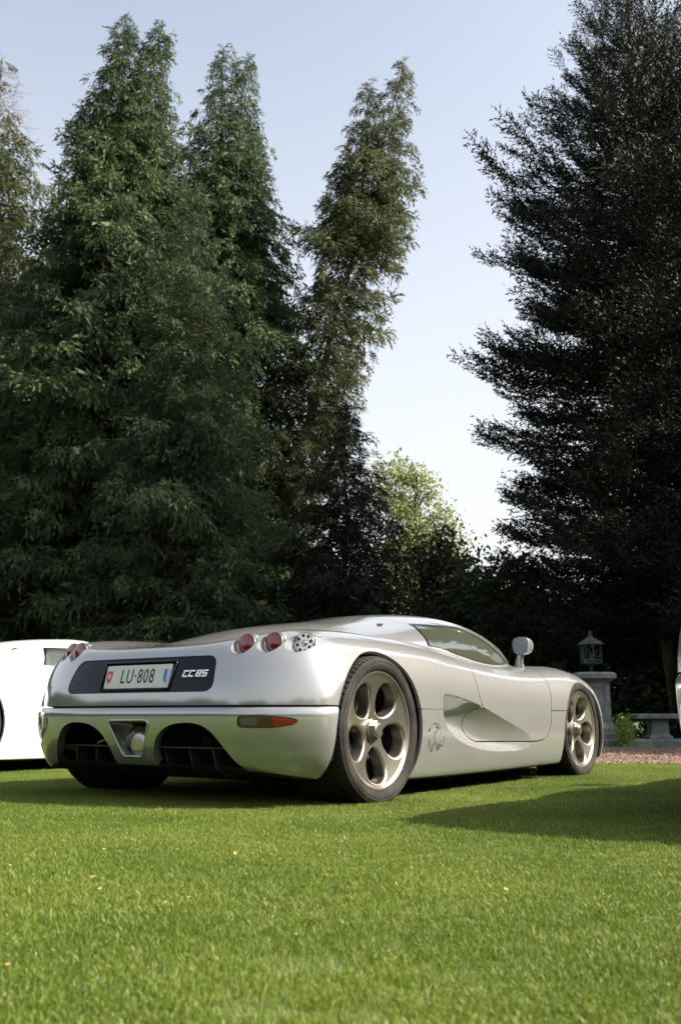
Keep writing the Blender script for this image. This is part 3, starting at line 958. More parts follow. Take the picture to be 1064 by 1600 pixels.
        band(rpoly([(.652, .371), (.652, .404), (.725, .404), (.725, .371)], .008, 4), .0125, 'clear_lens', 'lens_clear', root)
        band(crom([(.79, .367), (.785, .388), (.79, .408), (.85, .4005), (.876, .389), (.85, .377)], 5), .0125, 'red_lens', 'lens_amber', root)
    # ---- licence plate, recess and badge (rear face, seen from behind: screen right = car right)
    up = Vector((0, .030, .120)).normalized()          # car-local blender: y = forward
    right = Vector((1, 0, 0))
    m = frame_at((0, -.676, .5995), right, up)
    W, Hh = .222, .0575
    pl = link('license_plate', poly_plate('license_plate', rpoly([(-W, -Hh), (W, -Hh), (W, Hh), (-W, Hh)], .008, 4), .003), M['plate_white'], car); pl.matrix_local = m
    tx = link('plate_lettering', text_mesh('plate_lettering', 'LU\u00b7808', .100, .0006, .70, spacing=1.14, bold=.0002), M['ink'], pl)
    tx.location = (.0, -.002, .0036)
    sh = np.array([(-.5, .5), (.5, .5), (.5, -.1), (.42, -.35), (.2, -.55), (0, -.65), (-.2, -.55), (-.42, -.35), (-.5, -.1)])
    o = link('swiss_shield', poly_plate('swiss_shield', sh * [.038, .055], .0006), M['swiss_red'], pl); o.location = (-.196, .003, .0031)
    bm = bmesh.new(); bm_box(bm, (0, 0, 0), (.026, .008, .0006)); bm_box(bm, (0, 0, .0001), (.0075, .030, .0006))
    o = link('shield_cross', bm_mesh('shield_cross', bm), M['plate_white'], pl); o.location = (-.196, .004, .0042)
    o = link('canton_shield', poly_plate('canton_shield', sh * [.036, .058], .0006), M['plate_white'], pl); o.location = (.196, .003, .0031)
    half = sh.copy(); half[half[:, 0] > 0, 0] = 0
    o = link('canton_field', poly_plate('canton_field', np.array([(-.5, .5), (.02, .5), (.02, -.62), (-.2, -.55), (-.42, -.35), (-.5, -.1)]) * [.036, .058], .0006), M['shield_blue'], pl); o.location = (.196, .003, .0039)
    V, Q = tube([(sh[i % 9][0] * .036, sh[i % 9][1] * .058, 0) for i in range(10)], .0011, 4)
    o = link('canton_outline', raw_mesh('canton_outline', V, Q), M['shield_blue'], pl); o.location = (.196, .003, .0039)
    # recess box behind the plate and a thin frame around it
    bm = bmesh.new(); bm_box(bm, (0, -.60, .602), (.50, .02, .16))
    link('plate_recess', bm_mesh('plate_recess', bm), M['black'], car)
    pts = [(-.234, .536), (.234, .536), (.240, .669), (-.240, .669), (-.234, .536)]
    fr = []
    for (a_, b_), (c_, d_) in zip(pts[:-1], pts[1:]):
        for t in np.linspace(0, 1, 12, endpoint=False):
            yy, zz = a_ + (c_ - a_) * t, b_ + (d_ - b_) * t
            fr.append((yy, surf_rear(yy, zz)[0] - .001, zz))
    fr.append(fr[0])
    V, Q = tube(fr, .0055, 6)
    link('plate_frame', raw_mesh('plate_frame', V, Q), M['gloss_black'], car)
    bx = surf_rear(.375, .607)[0]
    n = grad(np.array([[bx, .375, .607]]))[0]
    bm = bmesh.new()
    seg = {'C': 'abcd_', '8': 'abcdefg', 'S': 'abgfd'}
    def bar(x0, y0, x1, y1): bm_box(bm, ((x0 + x1) / 2 + .32 * (y0 + y1) / 2, (y0 + y1) / 2, 0), (x1 - x0, y1 - y0, .004), None, .0012, 1)
    wL, hL, tk = .030, .034, .0085
    for kx, ch in zip((-.073, -.037, .006, .042), 'CC8S'):
        top, bot, mid = (hL / 2 - tk, hL / 2), (-hL / 2, -hL / 2 + tk), (-tk / 2, tk / 2)
        on = {'C': ('t', 'b', 'ul', 'll'), '8': ('t', 'b', 'm', 'ul', 'll', 'ur', 'lr'), 'S': ('t', 'b', 'm', 'ul', 'lr')}[ch]
        x0, x1 = kx, kx + wL
        for o_ in on:
            if o_ == 't': bar(x0, top[0], x1, top[1])
            if o_ == 'b': bar(x0, bot[0], x1, bot[1])
            if o_ == 'm': bar(x0, mid[0], x1, mid[1])
            if o_ == 'ul': bar(x0, 0, x0 + tk, hL / 2 - .0005)
            if o_ == 'll': bar(x0, -hL / 2 + .0005, x0 + tk, 0)
            if o_ == 'ur': bar(x1 - tk, 0, x1, hL / 2 - .0005)
            if o_ == 'lr': bar(x1 - tk, -hL / 2 + .0005, x1, 0)
    for v_ in bm.verts: pass
    bd = link('badge_lettering', bm_mesh('badge_lettering', bm), M['badge'], car)
    rt = Vector(car_v(np.cross([0, 0, 1], n))); rt = rt if rt.x > 0 else -rt
    bd.matrix_local = frame_at(car_v(np.array([bx, .375, .607]) + n * -.001), rt, (0, .25, 1))
    # ---- eagle sketch and scribble on the sills, as raised dark lines
    st = [([(245, 290), (290, 235), (350, 208), (400, 205), (450, 225), (490, 265), (535, 300)], .0032), ([(248, 335), (215, 385), (175, 425)], .0075), ([(232, 380), (222, 420), (220, 462)], .0040),
          ([(398, 308), (450, 322), (488, 362)], .0075), ([(512, 315), (540, 345), (553, 382)], .0055), ([(550, 465), (575, 515)], .0022),
          ([(490, 375), (475, 415), (420, 450), (380, 485), (378, 560), (366, 640), (360, 678)], .0040), ([(238, 650), (205, 760), (200, 850), (208, 955)], .0036),
          ([(228, 680), (255, 870), (310, 1075), (322, 900), (318, 800)], .0036), ([(378, 738), (366, 840), (370, 925)], .0036), ([(385, 738), (432, 850), (478, 1025), (490, 900), (490, 805)], .0046),
          ([(500, 830), (530, 930), (546, 972)], .0040), ([(535, 825), (575, 882), (640, 900)], .0055), ([(655, 650), (672, 668), (692, 676)], .0055), ([(560, 786), (640, 780), (690, 800)], .0016)]
    for s in (1, -1):
        VV, QQ, off = [], [], 0
        for k, (path, pw) in enumerate(st):
            q = crom(path, 5, False) if len(path) > 2 else np.linspace(path[0], path[1], 3)
            px, py = 660 + q[:, 0] / 19.91, 1120 + q[:, 1] / 19.91
            X = .419 + (px - 669) * .00725; Z = .375 - (py - 1130) * .00332
            Y = surf_y(X, Z)
            P3 = np.stack([X, Y, Z], 1); Nn = grad(P3)
            wd = pw * (.45 + .75 * np.sin(np.linspace(.15, np.pi - .15, len(q))))
            V, Q = ribbon(P3, Nn, wd)
            V = V * [1, s, 1]
            VV.append(car_v(V)); QQ.append(Q + off); off += len(V)
        link('eagle_decal', raw_mesh('eagle_decal', np.concatenate(VV), np.concatenate(QQ)), M['decal'], car)
    # ---- exhaust: trapezoid surround, heat tray, pipe
    E2 = rpoly([(-.142, .392), (.142, .392), (.066, .222), (-.066, .222)], [.022, .022, .03, .03], 6)
    ctr = E2.mean(0)
    ring = []
    for (yy, zz) in list(E2) + [E2[0]]:
        ring.append((yy, surf_rear(yy, zz)[0] - .013, zz))
    V, Q = tube(ring, .0065, 8)
    ex = link('exhaust_surround', raw_mesh('exhaust_surround', V, Q), M['paint'], car)
    n_ = len(E2)
    front_r = np.array(ring[:-1]); back_r = front_r.copy(); back_r[:, 0] = (back_r[:, 0]) * .86; back_r[:, 2] = ctr[1] + (back_r[:, 2] - ctr[1]) * .86; back_r[:, 1] += .13
    V = np.concatenate([front_r, back_r, [[0, back_r[:, 1].mean(), ctr[1]]]])
    T = []
    for j in range(n_):
        k = (j + 1) % n_
        T += [(j, k, n_ + k), (j, n_ + k, n_ + j), (n_ + j, n_ + k, 2 * n_)]
    link('heat_tray', raw_mesh('heat_tray', V, np.array(T)), M['dark_steel'], ex)
    bm = bmesh.new()
    prof = [(.064, -.50), (.064, -.625), (.060, -.655), (.051, -.668), (.032, -.673), (0.0005, -.674)]
    for (r0, y0), (r1, y1) in zip(prof[:-1], prof[1:]): bm_cyl(bm, (.008, y0, .286), (.008, y1, .286), r0, r1, 40, cap=False)
    bmesh.ops.remove_doubles(bm, verts=bm.verts[:], dist=1e-5)
    bmesh.ops.recalc_face_normals(bm, faces=bm.faces[:])
    link('exhaust_pipe', bm_mesh('exhaust_pipe', bm, True), M['steel'], ex)
    bm = bmesh.new()
    bmesh.ops.create_uvsphere(bm, u_segments=28, v_segments=16, radius=1.0, matrix=Matrix.Translation((-.055, -.60, .318)) @ Matrix.Diagonal((.055, .05, .05, 1)))
    link('silencer', bm_mesh('silencer', bm, True), M['dark_steel'], ex)
    # ---- diffuser: ramp, strakes, cavity lining, gearbox and links
    bm = bmesh.new()
    xs = np.linspace(-.66, -.02, 14); ysd = np.linspace(-.68, .68, 18)
    gridv = []
    for x in xs:
        t = (x + .66) / .64
        z = .268 - .155 * (1 - (1 - t) ** 1.7)
        gridv.append([bm.verts.new((y, x + .10 * (abs(y) / .68) ** 3 * (1 - t), z)) for y in ysd])
    for a_, b_ in zip(gridv[:-1], gridv[1:]):
        for j in range(len(ysd) - 1): bm.faces.new((a_[j], a_[j+1], b_[j+1], b_[j]))
    df = link('diffuser', bm_mesh('diffuser', bm, True), M['carbon'], car)
    for s in (1, -1):
        pts = [(s * y, -.668 + .10 * (y / .68) ** 3, .268) for y in np.linspace(.14, .60, 10)]
        V, Q = tube(pts, .004, 6)
        link('diffuser_lip', raw_mesh('diffuser_lip', V, Q), M['steel' if False else 'carbon_edge'], df)
        pts = [(s * .600, -.60, .268), (s * .615, -.59, .235), (s * .645, -.575, .19), (s * .675, -.56, .165)]
        V, Q = tube(pts, .005, 6)
        link('diffuser_lip', raw_mesh('diffuser_lip', V, Q), M['carbon_edge'], df)
        for y in (.155, .315, .46):
            bm = bmesh.new()
            vs = [bm.verts.new(p) for p in ((s * y, -.640, .262), (s * (y + .012), -.622, .175), (s * (y + .015), -.56, .135), (s * y, -.05, .108), (s * y, -.05, .125))]
            f = bm.faces.new(vs)
            r = bmesh.ops.extrude_face_region(bm, geom=[f])
            for v in [g for g in r['geom'] if isinstance(g, bmesh.types.BMVert)]: v.co.x += .006
            bmesh.ops.recalc_face_normals(bm, faces=bm.faces[:])
            link('diffuser_strake', bm_mesh('strake', bm), M['carbon_edge'], df)
    bm = bmesh.new()
    bm_box(bm, (0, -.02, .44), (1.06, .70, .46), None, .04)       # engine bay block hides the hollow shell
    link('engine_bay', bm_mesh('engine_bay', bm), M['black'], car)
    for s in (1, -1):
        bm = bmesh.new(); bm_cyl(bm, (s * .46, -.50, .275), (s * .36, -.42, .33), .012, None, 10); link('suspension_link', bm_mesh('suspension_link', bm, True, rad(30)), M['dark_steel'], car)
        bm = bmesh.new(); bm_cyl(bm, (s * .30, -.50, .285), (s * .30, -.36, .32), .030, None, 16); link('damper', bm_mesh('damper', bm, True, rad(30)), M['dark_steel'], car)
        bm = bmesh.new(); bm_cyl(bm, (s * .50, -.47, .36), (s * .38, -.40, .27), .008, None, 8); link('suspension_link', bm_mesh('suspension_link', bm, True, rad(30)), M['dark_steel'], car)
    # ---- cabin
    bm = bmesh.new(); bm_box(bm, (0, 1.32, .30), (1.52, 1.72, .34), None, .05)
    link('cabin_tub', bm_mesh('cabin_tub', bm), M['black'], car)
    bm = bmesh.new(); bm_box(bm, (0, 2.72, .33), (1.06, 1.0, .36), None, .05)
    link('front_bulkhead', bm_mesh('front_bulkhead', bm), M['black'], car)
    for s in (1, -1):
        bm = bmesh.new()
        bm_box(bm, (s * .36, 1.28, .52), (.44, .50, .14), None, .05, 3)
        bm_box(bm, (s * .34, 1.02, .70), (.40, .13, .34), Matrix.Rotation(rad(24), 3, 'X'), .05, 3)
        bm_box(bm, (s * .32, .965, .865), (.20, .08, .09), Matrix.Rotation(rad(18), 3, 'X'), .03, 3)
        link('seat', bm_mesh('seat', bm, True, rad(40)), M['leather'], car)
    bm = bmesh.new(); bm_box(bm, (0, 1.90, .66), (1.30, .34, .16), None, .06, 3)
    link('dashboard', bm_mesh('dashboard', bm, True, rad(40)), M['leather'], car)
    bm = torus_bm(.15, .013, 36, 8); bmesh.ops.transform(bm, matrix=Matrix.Translation((-.36, 1.66, .72)) @ Matrix.Rotation(rad(68), 4, 'X'), verts=bm.verts[:])
    link('steering_wheel', bm_mesh('steering_wheel', bm, True), M['black'], car)
    bm = bmesh.new(); bm_box(bm, (0, .80, .68), (1.0, .04, .30), Matrix.Rotation(rad(12), 3, 'X'), .02)
    link('rear_bulkhead', bm_mesh('rear_bulkhead', bm), M['black'], car)
    # ---- wheel housings
    for s in (1, -1):
        for (cx, cz), r, ra in ((AX_R, .402, .3805), (AX_F, .405, .3845)):
            bm = bmesh.new(); prev = None
            ts = np.linspace(rad(-22), rad(200), 40)
            ye = surf_y(cx + ra * np.cos(ts), np.maximum(cz + ra * np.sin(ts), .12)) - .010
            for t, yo in zip(ts, ye):
                e_ = (bm.verts.new((s * .555, cx + r * math.cos(t), cz + r * math.sin(t))), bm.verts.new((s * (yo - .06), cx + r * math.cos(t), cz + r * math.sin(t) - .004)), bm.verts.new((s * yo, cx + ra * math.cos(t), cz + ra * math.sin(t))))
                if prev: bm.faces.new((prev[0], prev[1], e_[1], e_[0])); bm.faces.new((prev[1], prev[2], e_[2], e_[1]))
                prev = e_
            c0 = bm.verts.new((s * .555, cx, cz))
            ring = [v for v in bm.verts if abs(abs(v.co.x) - .555) < 1e-6 and v is not c0]
            for a_, b_ in zip(ring[:-1], ring[1:]): bm.faces.new((c0, a_, b_))
            bmesh.ops.recalc_face_normals(bm, faces=bm.faces[:])
            link('wheel_housing', bm_mesh('wheel_housing', bm, True, rad(40)), M['black'], car)
    # ---- mirrors on stalks
    for s in (1, -1):
        hc = Vector((s * .800, 2.02, .868))
        bm = bmesh.new()
        nu, nv = 32, 18; ringsv = []
        for j in range(nv + 1):
            t = j / nv
            yy = -.045 + .165 * t
            k = max(1e-3, (1 - t ** 2.6)) ** .5
            w_, h_ = .062 * k, .060 * k
            ring = []
            for i in range(nu):
                a_ = i / nu * 2 * math.pi
                ca, sa = math.cos(a_), math.sin(a_)
                rr = (abs(ca) ** 2.8 + abs(sa) ** 2.8) ** (-1 / 2.8)
                ring.append(bm.verts.new((hc.x + s * w_ * rr * ca * (1 + .10 * sa) , hc.y + yy - .12 * w_ * rr * ca, hc.z + h_ * rr * sa)))
            ringsv.append(ring)
        for a_, b_ in zip(ringsv[:-1], ringsv[1:]):
            for i in range(nu): bm.faces.new((a_[i], a_[(i+1) % nu], b_[(i+1) % nu], b_[i]))
        bm.faces.new(ringsv[-1])
        bmesh.ops.recalc_face_normals(bm, faces=bm.faces[:])
        mh = link('mirror_housing', bm_mesh('mirror_housing', bm, True), M['paint'], car)
        bm = bmesh.new(); ring = []; ring2 = []
        for i in range(nu):
            a_ = i / nu * 2 * math.pi; ca, sa = math.cos(a_), math.sin(a_)
            rr = (abs(ca) ** 2.8 + abs(sa) ** 2.8) ** (-1 / 2.8)
            for q, lst, yy in ((.93, ring, -.038), (1.0, ring2, -.047)):
                lst.append(bm.verts.new((hc.x + s *   .062 * q * rr * ca * (1 + .10 * sa), hc.y + yy - .12 * .062 * rr * ca, hc.z + .060 * q * rr * sa)))
        bm.faces.new(ring)
        bmesh.ops.recalc_face_normals(bm, faces=bm.faces[:])
        fr_f = [bm.faces.new((ring2[i], ring2[(i+1) % nu], ring[(i+1) % nu], ring[i])) for i in range(nu)]
        me = bm_mesh('mirror_glass', bm); me.materials.append(M['mirror']); me.materials.append(M['gloss_black'])
        for p in me.polygons:
            if len(p.vertices) == 4: p.material_index = 1
        link('mirror_glass', me, None, mh)
        V, Q = tube([(s * .755, 2.06, .725), (s * .760, 2.045, .755), (s * .775, 2.03, .79), (s * .790, 2.025, .83)], [.034, .028, .022, .024], 12)
        V[:, 1] = 2.04 + (V[:, 1] - 2.04) * 1.15
        link('mirror_stalk', raw_mesh('mirror_stalk', V, Q), M['paint'], mh)
    # ---- wheels
    rim, nut, disc, cal, barrel = wheel_meshes()
    for me, k in ((rim, 'wheel'), (nut, 'wheel'), (disc, 'disc'), (cal, 'gloss_black'), (barrel, 'carbon')): me.materials.append(M[k])
    ty_r = tyre_mesh('tyre_rear', .357, .280, .325); ty_r.materials.append(M['rubber'])
    ty_f = tyre_mesh('tyre_front', .330 / .93, .280, .255 / .93); ty_f.materials.append(M['rubber'])
    for s in (1, -1):
        for (cy, cz, xo, ty, sc) in ((0.0, .345, .957, ty_r, 1.0), (2.66, .322, .924, ty_f, .93)):
            w = link('wheel', rim, None, car)
            w.location = (s * xo, cy, cz)
            w.rotation_euler = (rad(7 if cy > 1 else 0), 0, 0 if s > 0 else math.pi)
            w.scale = (sc, sc, sc)
            link('tyre', ty, None, w); link('hub_nut', nut, None, w); link('brake_disc', disc, None, w); link('brake_caliper', cal, None, w); link('wheel_barrel', barrel, None, w)
    for o in car.children_recursive:
        if o.name.split('.')[0] in PAINTED:
            mt = o.data.materials[0]
            o.material_slots[0].link = 'OBJECT'; o.material_slots[0].material = mt
    return car

def torus_bm(R, r, n=48, m=10):
    bm = bmesh.new(); rings = []
    for i in range(n):
        a = i / n * 2 * math.pi
        rings.append([bm.verts.new(((R + r * math.cos(b)) * math.cos(a), (R + r * math.cos(b)) * math.sin(a), r * math.sin(b))) for b in [j / m * 2 * math.pi for j in range(m)]])
    for i in range(n):
        A, B = rings[i], rings[(i+1) % n]
        for j in range(m): bm.faces.new((A[j], B[j], B[(j+1) % m], A[(j+1) % m]))
    return bm

M['carbon_edge'] = principled('carbon_edge', (.03, .03, .03), .35)

def copy_tree(o, parent=None):
    c = o.copy(); COL.objects.link(c)
    if parent is not None: c.parent = parent; c.matrix_parent_inverse = o.matrix_parent_inverse
    for ch in o.children: copy_tree(ch, c)
    return c

def repaint(car, mat):
    for o in car.children_recursive:
        if o.name.split('.')[0] in PAINTED:
            o.material_slots[0].link = 'OBJECT'; o.material_slots[0].material = mat
# ------------------------------------------------------------------ placing by picture position at a known depth
def at(u, v, Y):
    """world point at depth Y seen at photo pixel (u,v)"""
    a = (u - 532) / 1555.0; b = -(v - 800) / 1555.0
    ct, st = math.cos(CAM_TILT), math.sin(CAM_TILT)
    k = Y / (ct - b * st)
    return Vector((a * k, Y, CAM_H + (st + b * ct) * k))

# ------------------------------------------------------------------ ground
m_lawn = principled('lawn_soil', (.05, .075, .018), .95)
add_noise_color(m_lawn, (.040, .062, .014), (.075, .11, .026), .9, 8, coords='Generated', lo=.3, hi=.7)
nt = m_lawn.node_tree
for n in nt.nodes:
    if n.type == 'TEX_COORD':
        for l in list(nt.links):
            if l.from_node == n: nt.links.new(n.outputs['Object'], l.to_socket)
V = []; xs = [-400, -60, -20, -8, 0, 8, 20, 60, 400]; ys = [-400, -60, -20, -6, 0, 6, 12, 20, 40, 80, 500]
V = [(x, y, 0) for y in ys for x in xs]
Q = [(j * 9 + i, j * 9 + i + 1, (j + 1) * 9 + i + 1, (j + 1) * 9 + i) for j in range(len(ys) - 1) for i in range(8)]
ground = link('ground', raw_mesh('ground', V, np.array(Q)), m_lawn); tag(ground, kind='structure')

m_grav = principled('red_gravel', (.30, .19, .13), .95)
add_noise_color(m_grav, (.060, .036, .024), (.17, .105, .070), 55, 8, bump=1.0, bscale=70, lo=.32, hi=.68, dist=.03)
edge = crom([(-14, 15.5), (-7, 12.6), (-2.5, 10.6), (.5, 9.35), (2.2, 8.92), (4.5, 8.8), (9, 8.7), (16, 8.2)], 8, False)
far = crom([(-14, 19.5), (-7, 17.2), (-2.5, 15.4), (.5, 14.2), (2.2, 13.75), (4.5, 13.6), (9, 13.4), (16, 13.0)], 8, False)
V = [(p[0], p[1], .006) for p in edge] + [(p[0], p[1], .006) for p in far]; n = len(edge)
gravel = link('gravel_path', raw_mesh('gravel_path', V, np.array([(i, i + 1, n + i + 1, n + i) for i in range(n - 1)])), m_grav); tag(gravel, kind='structure')
# loose stones along the visible stretch of gravel
def stones(nst, seed):
    r = np.random.default_rng(seed)
    ico = np.array([(0, 0, 1), (.9, 0, .1), (.28, .85, .1), (-.73, .53, .1), (-.73, -.53, .1), (.28, -.85, .1)])
    tr = np.array([(0, 1, 2), (0, 2, 3), (0, 3, 4), (0, 4, 5), (0, 5, 1)])
    x = r.uniform(1.2, 6.0, nst); y = 8.85 + (r.random(nst) ** 1.4) * 4.6
    s = r.uniform(.008, .024, nst)
    j = 1 + .35 * r.normal(size=(nst, 6, 1))
    V = ico[None] * j * s[:, None, None] * np.array([1, 1, .7]) + np.stack([x, y, np.full(nst, .004)], 1)[:, None]
    T = tr[None] + (np.arange(nst) * 6)[:, None, None]
    return V.reshape(-1, 3), T.reshape(-1, 3)
V, T = stones(9000, 5)
m_st = principled('gravel_stone', (.3, .2, .14), .9); add_noise_color(m_st, (.07, .042, .028), (.22, .145, .10), 40, 3)
tag(link('gravel_stones', raw_mesh('gravel_stones', V, T, False), m_st), 'loose reddish brown gravel scattered over the path', 'gravel', kind='stuff')

# ------------------------------------------------------------------ weathered stone things in the shade
m_stone = principled('weathered_stone', (.30, .31, .30), .9)
add_noise_color(m_stone, (.075, .085, .085), (.19, .205, .20), 6, 10, bump=.5, bscale=40, lo=.3, hi=.7, dist=.01)
bm = bmesh.new()
bm_box(bm, (4.6, 14.35, .04), (9.0, .9, .12), None, .02)
ledge = link('stone_plinth', bm_mesh('stone_plinth', bm), m_stone)
tag(ledge, 'long low grey stone plinth beneath the bench and pedestal', 'plinth')

pc = at(929, 1150, 14.3); px, py = pc.x, 14.3
ped = empty('stone_pedestal', (px, py, .10))
tag(ped, 'pale grey stone pedestal with moulded cap carrying the dark lantern', 'pedestal')
def stack(name, secs, parent, mat, bevel=.008):
    """square stacked mouldings: list of (half_width, z)"""
    bm = bmesh.new(); rings = []
    for hw, z in secs:
        rings.append([bm.verts.new((sx * hw, sy * hw, z)) for sx, sy in ((-1, -1), (1, -1), (1, 1), (-1, 1))])
    for a, b in zip(rings[:-1], rings[1:]):
        for i in range(4): bm.faces.new((a[i], a[(i+1) % 4], b[(i+1) % 4], b[i]))
    bm.faces.new(rings[0][::-1]); bm.faces.new(rings[-1])
    bmesh.ops.bevel(bm, geom=[e for e in bm.edges if e.calc_face_angle(0) > .5], offset=bevel, segments=1, affect='EDGES')
    return link(name, bm_mesh(name, bm), mat, parent)
PZ = at(929, 1051, 14.3).z - .10
stack('pedestal_base', [(.285, 0), (.285, .075), (.265, .085), (.262, .15), (.215, .20), (.205, .225)], ped, m_stone)
sh_ = stack('pedestal_shaft', [(.195, .222), (.190, PZ - .135)], ped, m_stone)
for sx, sy, rz in ((0, -1, 0), (1, 0, 90), (-1, 0, 90), (0, 1, 0)):
    bm = bmesh.new()
    hh = PZ - .135 - .222
    for k in (-1, 1):
        bm_box(bm, (k * .115, 0, .222 + hh / 2), (.028, .030, hh - .10), None, .006)
    for zz in (.222 + .055, PZ - .135 - .055):
        bm_box(bm, (0, 0, zz), (.255, .0290, .026), None, .006)
    o = link('shaft_panel', bm_mesh('shaft_panel', bm), m_stone, sh_)
    o.location = (sx * .188, sy * .188, 0); o.rotation_euler = (0, 0, rad(rz))
stack('pedestal_cap', [(.205, PZ - .137), (.225, PZ - .115), (.275, PZ - .085), (.275, PZ - .03), (.235, PZ)], ped, m_stone)

m_iron = principled('lantern_iron', (.035, .045, .05), .5, .4)
add_noise_color(m_iron, (.022, .028, .034), (.06, .075, .08), 20, 5)
LZ = .10 + PZ
lan = empty('garden_lantern', (px, py, LZ))
tag(lan, 'dark iron lantern with glass panes and hipped roof on the pedestal', 'lantern')
s_ = at(929, 985, 14.3).z - LZ          # full height
def hexring(bm, r, z, n=6, ph=rad(30)): return [bm.verts.new((r * math.cos(ph + i * 2 * math.pi / n), r * math.sin(ph + i * 2 * math.pi / n), z)) for i in range(n)]
def hexstack(name, secs, parent, mat):
    bm = bmesh.new(); rings = [hexring(bm, r, z) for r, z in secs]
    for a, b in zip(rings[:-1], rings[1:]):
        for i in range(6): bm.faces.new((a[i], a[(i+1) % 6], b[(i+1) % 6], b[i]))
    bm.faces.new(rings[0][::-1]); bm.faces.new(rings[-1])
    return link(name, bm_mesh(name, bm), mat, parent)
hexstack('lantern_foot', [(.06, 0), (.06, .02), (.022, .03), (.022, .10), (.10, .115), (.155, .125), (.155, .145)], lan, m_iron)
b0, b1 = .145, .145 + .235
for i in range(6):
    a = rad(30) + i * math.pi / 3
    bm = bmesh.new(); bm_box(bm, (.145 * math.cos(a), .145 * math.sin(a), (b0 + b1) / 2), (.016, .016, b1 - b0), Matrix.Rotation(a, 3, 'Z'))
    link('lantern_post', bm_mesh('lantern_post', bm), m_iron, lan)
    a2 = a + math.pi / 6; rr = .145 * math.cos(math.pi / 6)
    bm = bmesh.new(); bm_box(bm, (0, 0, 0), (.004, .135, b1 - b0))
    o = link('lantern_pane', bm_mesh('lantern_pane', bm), M['lantern_glass'], lan); o.location = (rr * math.cos(a2), rr * math.sin(a2), (b0 + b1) / 2); o.rotation_euler = (0, 0, a2)
    V_, Q_ = tube([(0, .04 * math.cos(t), .055 * math.sin(t)) for t in np.linspace(0, 2 * math.pi, 17)], .004, 5)
    o = link('lantern_scroll', raw_mesh('lantern_scroll', V_, Q_), m_iron, lan); o.location = (rr * math.cos(a2) * 1.03, rr * math.sin(a2) * 1.03, (b0 + b1) / 2); o.rotation_euler = (0, 0, a2)
    bm = bmesh.new(); bm_box(bm, (0, 0, 0), (.012, .145, .018)); 
    o = link('lantern_rail', bm_mesh('lantern_rail', bm), m_iron, lan); o.location = (rr * math.cos(a2), rr * math.sin(a2), b0 + .03); o.rotation_euler = (0, 0, a2)
hexstack('lantern_roof', [(.165, b1 - .001), (.195, b1 + .012), (.195, b1 + .022), (.10, b1 + .085), (.045, b1 + .12), (.04, b1 + .14), (.018, b1 + .15), (.022, b1 + .175), (.006, max(b1 + .20, s_))], lan, m_iron)
bm = bmesh.new(); bm_cyl(bm, (0, 0, .14), (0, 0, .27), .025, .025, 12)
m_candle = principled('frosted_chimney', (.55, .58, .55), .4)
link('lantern_chimney', bm_mesh('lantern_chimney', bm, True), m_candle, lan)

bx0 = at(988, 1120, 14.3).x
bench = empty('stone_bench', (bx0 + .80, 14.3, .10))
tag(bench, 'backless grey stone bench with thick slab seat in the shade', 'bench')
sz = at(1020, 1115, 14.05).z - .10
bm = bmesh.new(); bm_box(bm, (0, 0, sz - .035), (1.60, .46, .07), None, .012)
link('bench_seat', bm_mesh('bench_seat', bm), m_stone, bench)
for k in (-.46, .46):
    bm = bmesh.new()
    prof = [(.165, 0), (.165, .03), (.135, .05), (.122, .08), (.116, sz - .13), (.122, sz - .10), (.138, sz - .09), (.138, sz - .071)]
    rings = [[bm.verts.new((k + sx * w, sy * w * .95, z)) for sx, sy in ((-1, -1), (1, -1), (1, 1), (-1, 1))] for w, z in prof]
    for a, b in zip(rings[:-1], rings[1:]):
        for i in range(4): bm.faces.new((a[i], a[(i+1) % 4], b[(i+1) % 4], b[i]))
    bm.faces.new(rings[0][::-1]); bm.faces.new(rings[-1])
    link('bench_leg', bm_mesh('bench_leg', bm), m_stone, bench)

# ------------------------------------------------------------------ foliage
def leaf_mat(name, c_dark, c_lit, scale=.6, trans=.35, rough=.6):
    m, nt, b = mat_new(name)
    out = nt.nodes['Material Output']
    g = nt.nodes.new('ShaderNodeNewGeometry')
    n = nt.nodes.new('ShaderNodeTexNoise'); n.inputs['Scale'].default_value = scale; n.inputs['Detail'].default_value = 5
    nt.links.new(g.outputs['Position'], n.inputs['Vector'])
    a1 = nt.nodes.new('ShaderNodeAttribute'); a1.attribute_name = 'tint'
    a2 = nt.nodes.new('ShaderNodeAttribute'); a2.attribute_name = 'leaf'
    def madd(x, k, y):
        q = nt.nodes.new('ShaderNodeMath'); q.operation = 'MULTIPLY_ADD'; q.inputs[1].default_value = k
        nt.links.new(x, q.inputs[0])
        if isinstance(y, float): q.inputs[2].default_value = y
        else: nt.links.new(y, q.inputs[2])
        return q.outputs[0]
    v = madd(n.outputs[0], .55, madd(a1.outputs['Fac'], .35, madd(a2.outputs['Fac'], .35, -.08)))
    r = nt.nodes.new('ShaderNodeValToRGB')
    r.color_ramp.elements[0].position = .25; r.color_ramp.elements[0].color = (*c_dark, 1)
    r.color_ramp.elements[1].position = .85; r.color_ramp.elements[1].color = (*c_lit, 1)
    nt.links.new(v, r.inputs[0])
    b.inputs['Roughness'].default_value = rough
    b.inputs['Specular IOR Level'].default_value = .2
    nt.links.new(r.outputs[0], b.inputs['Base Color'])
    t = nt.nodes.new('ShaderNodeBsdfTranslucent'); nt.links.new(r.outputs[0], t.inputs['Color'])
    mx = nt.nodes.new('ShaderNodeMixShader'); mx.inputs[0].default_value = trans
    nt.links.new(b.outputs[0], mx.inputs[1]); nt.links.new(t.outputs[0], mx.inputs[2]); nt.links.new(mx.outputs[0], out.inputs['Surface'])
    return m
M['fol_a'] = leaf_mat('cypress_green', (.015, .034, .017), (.105, .142, .058))
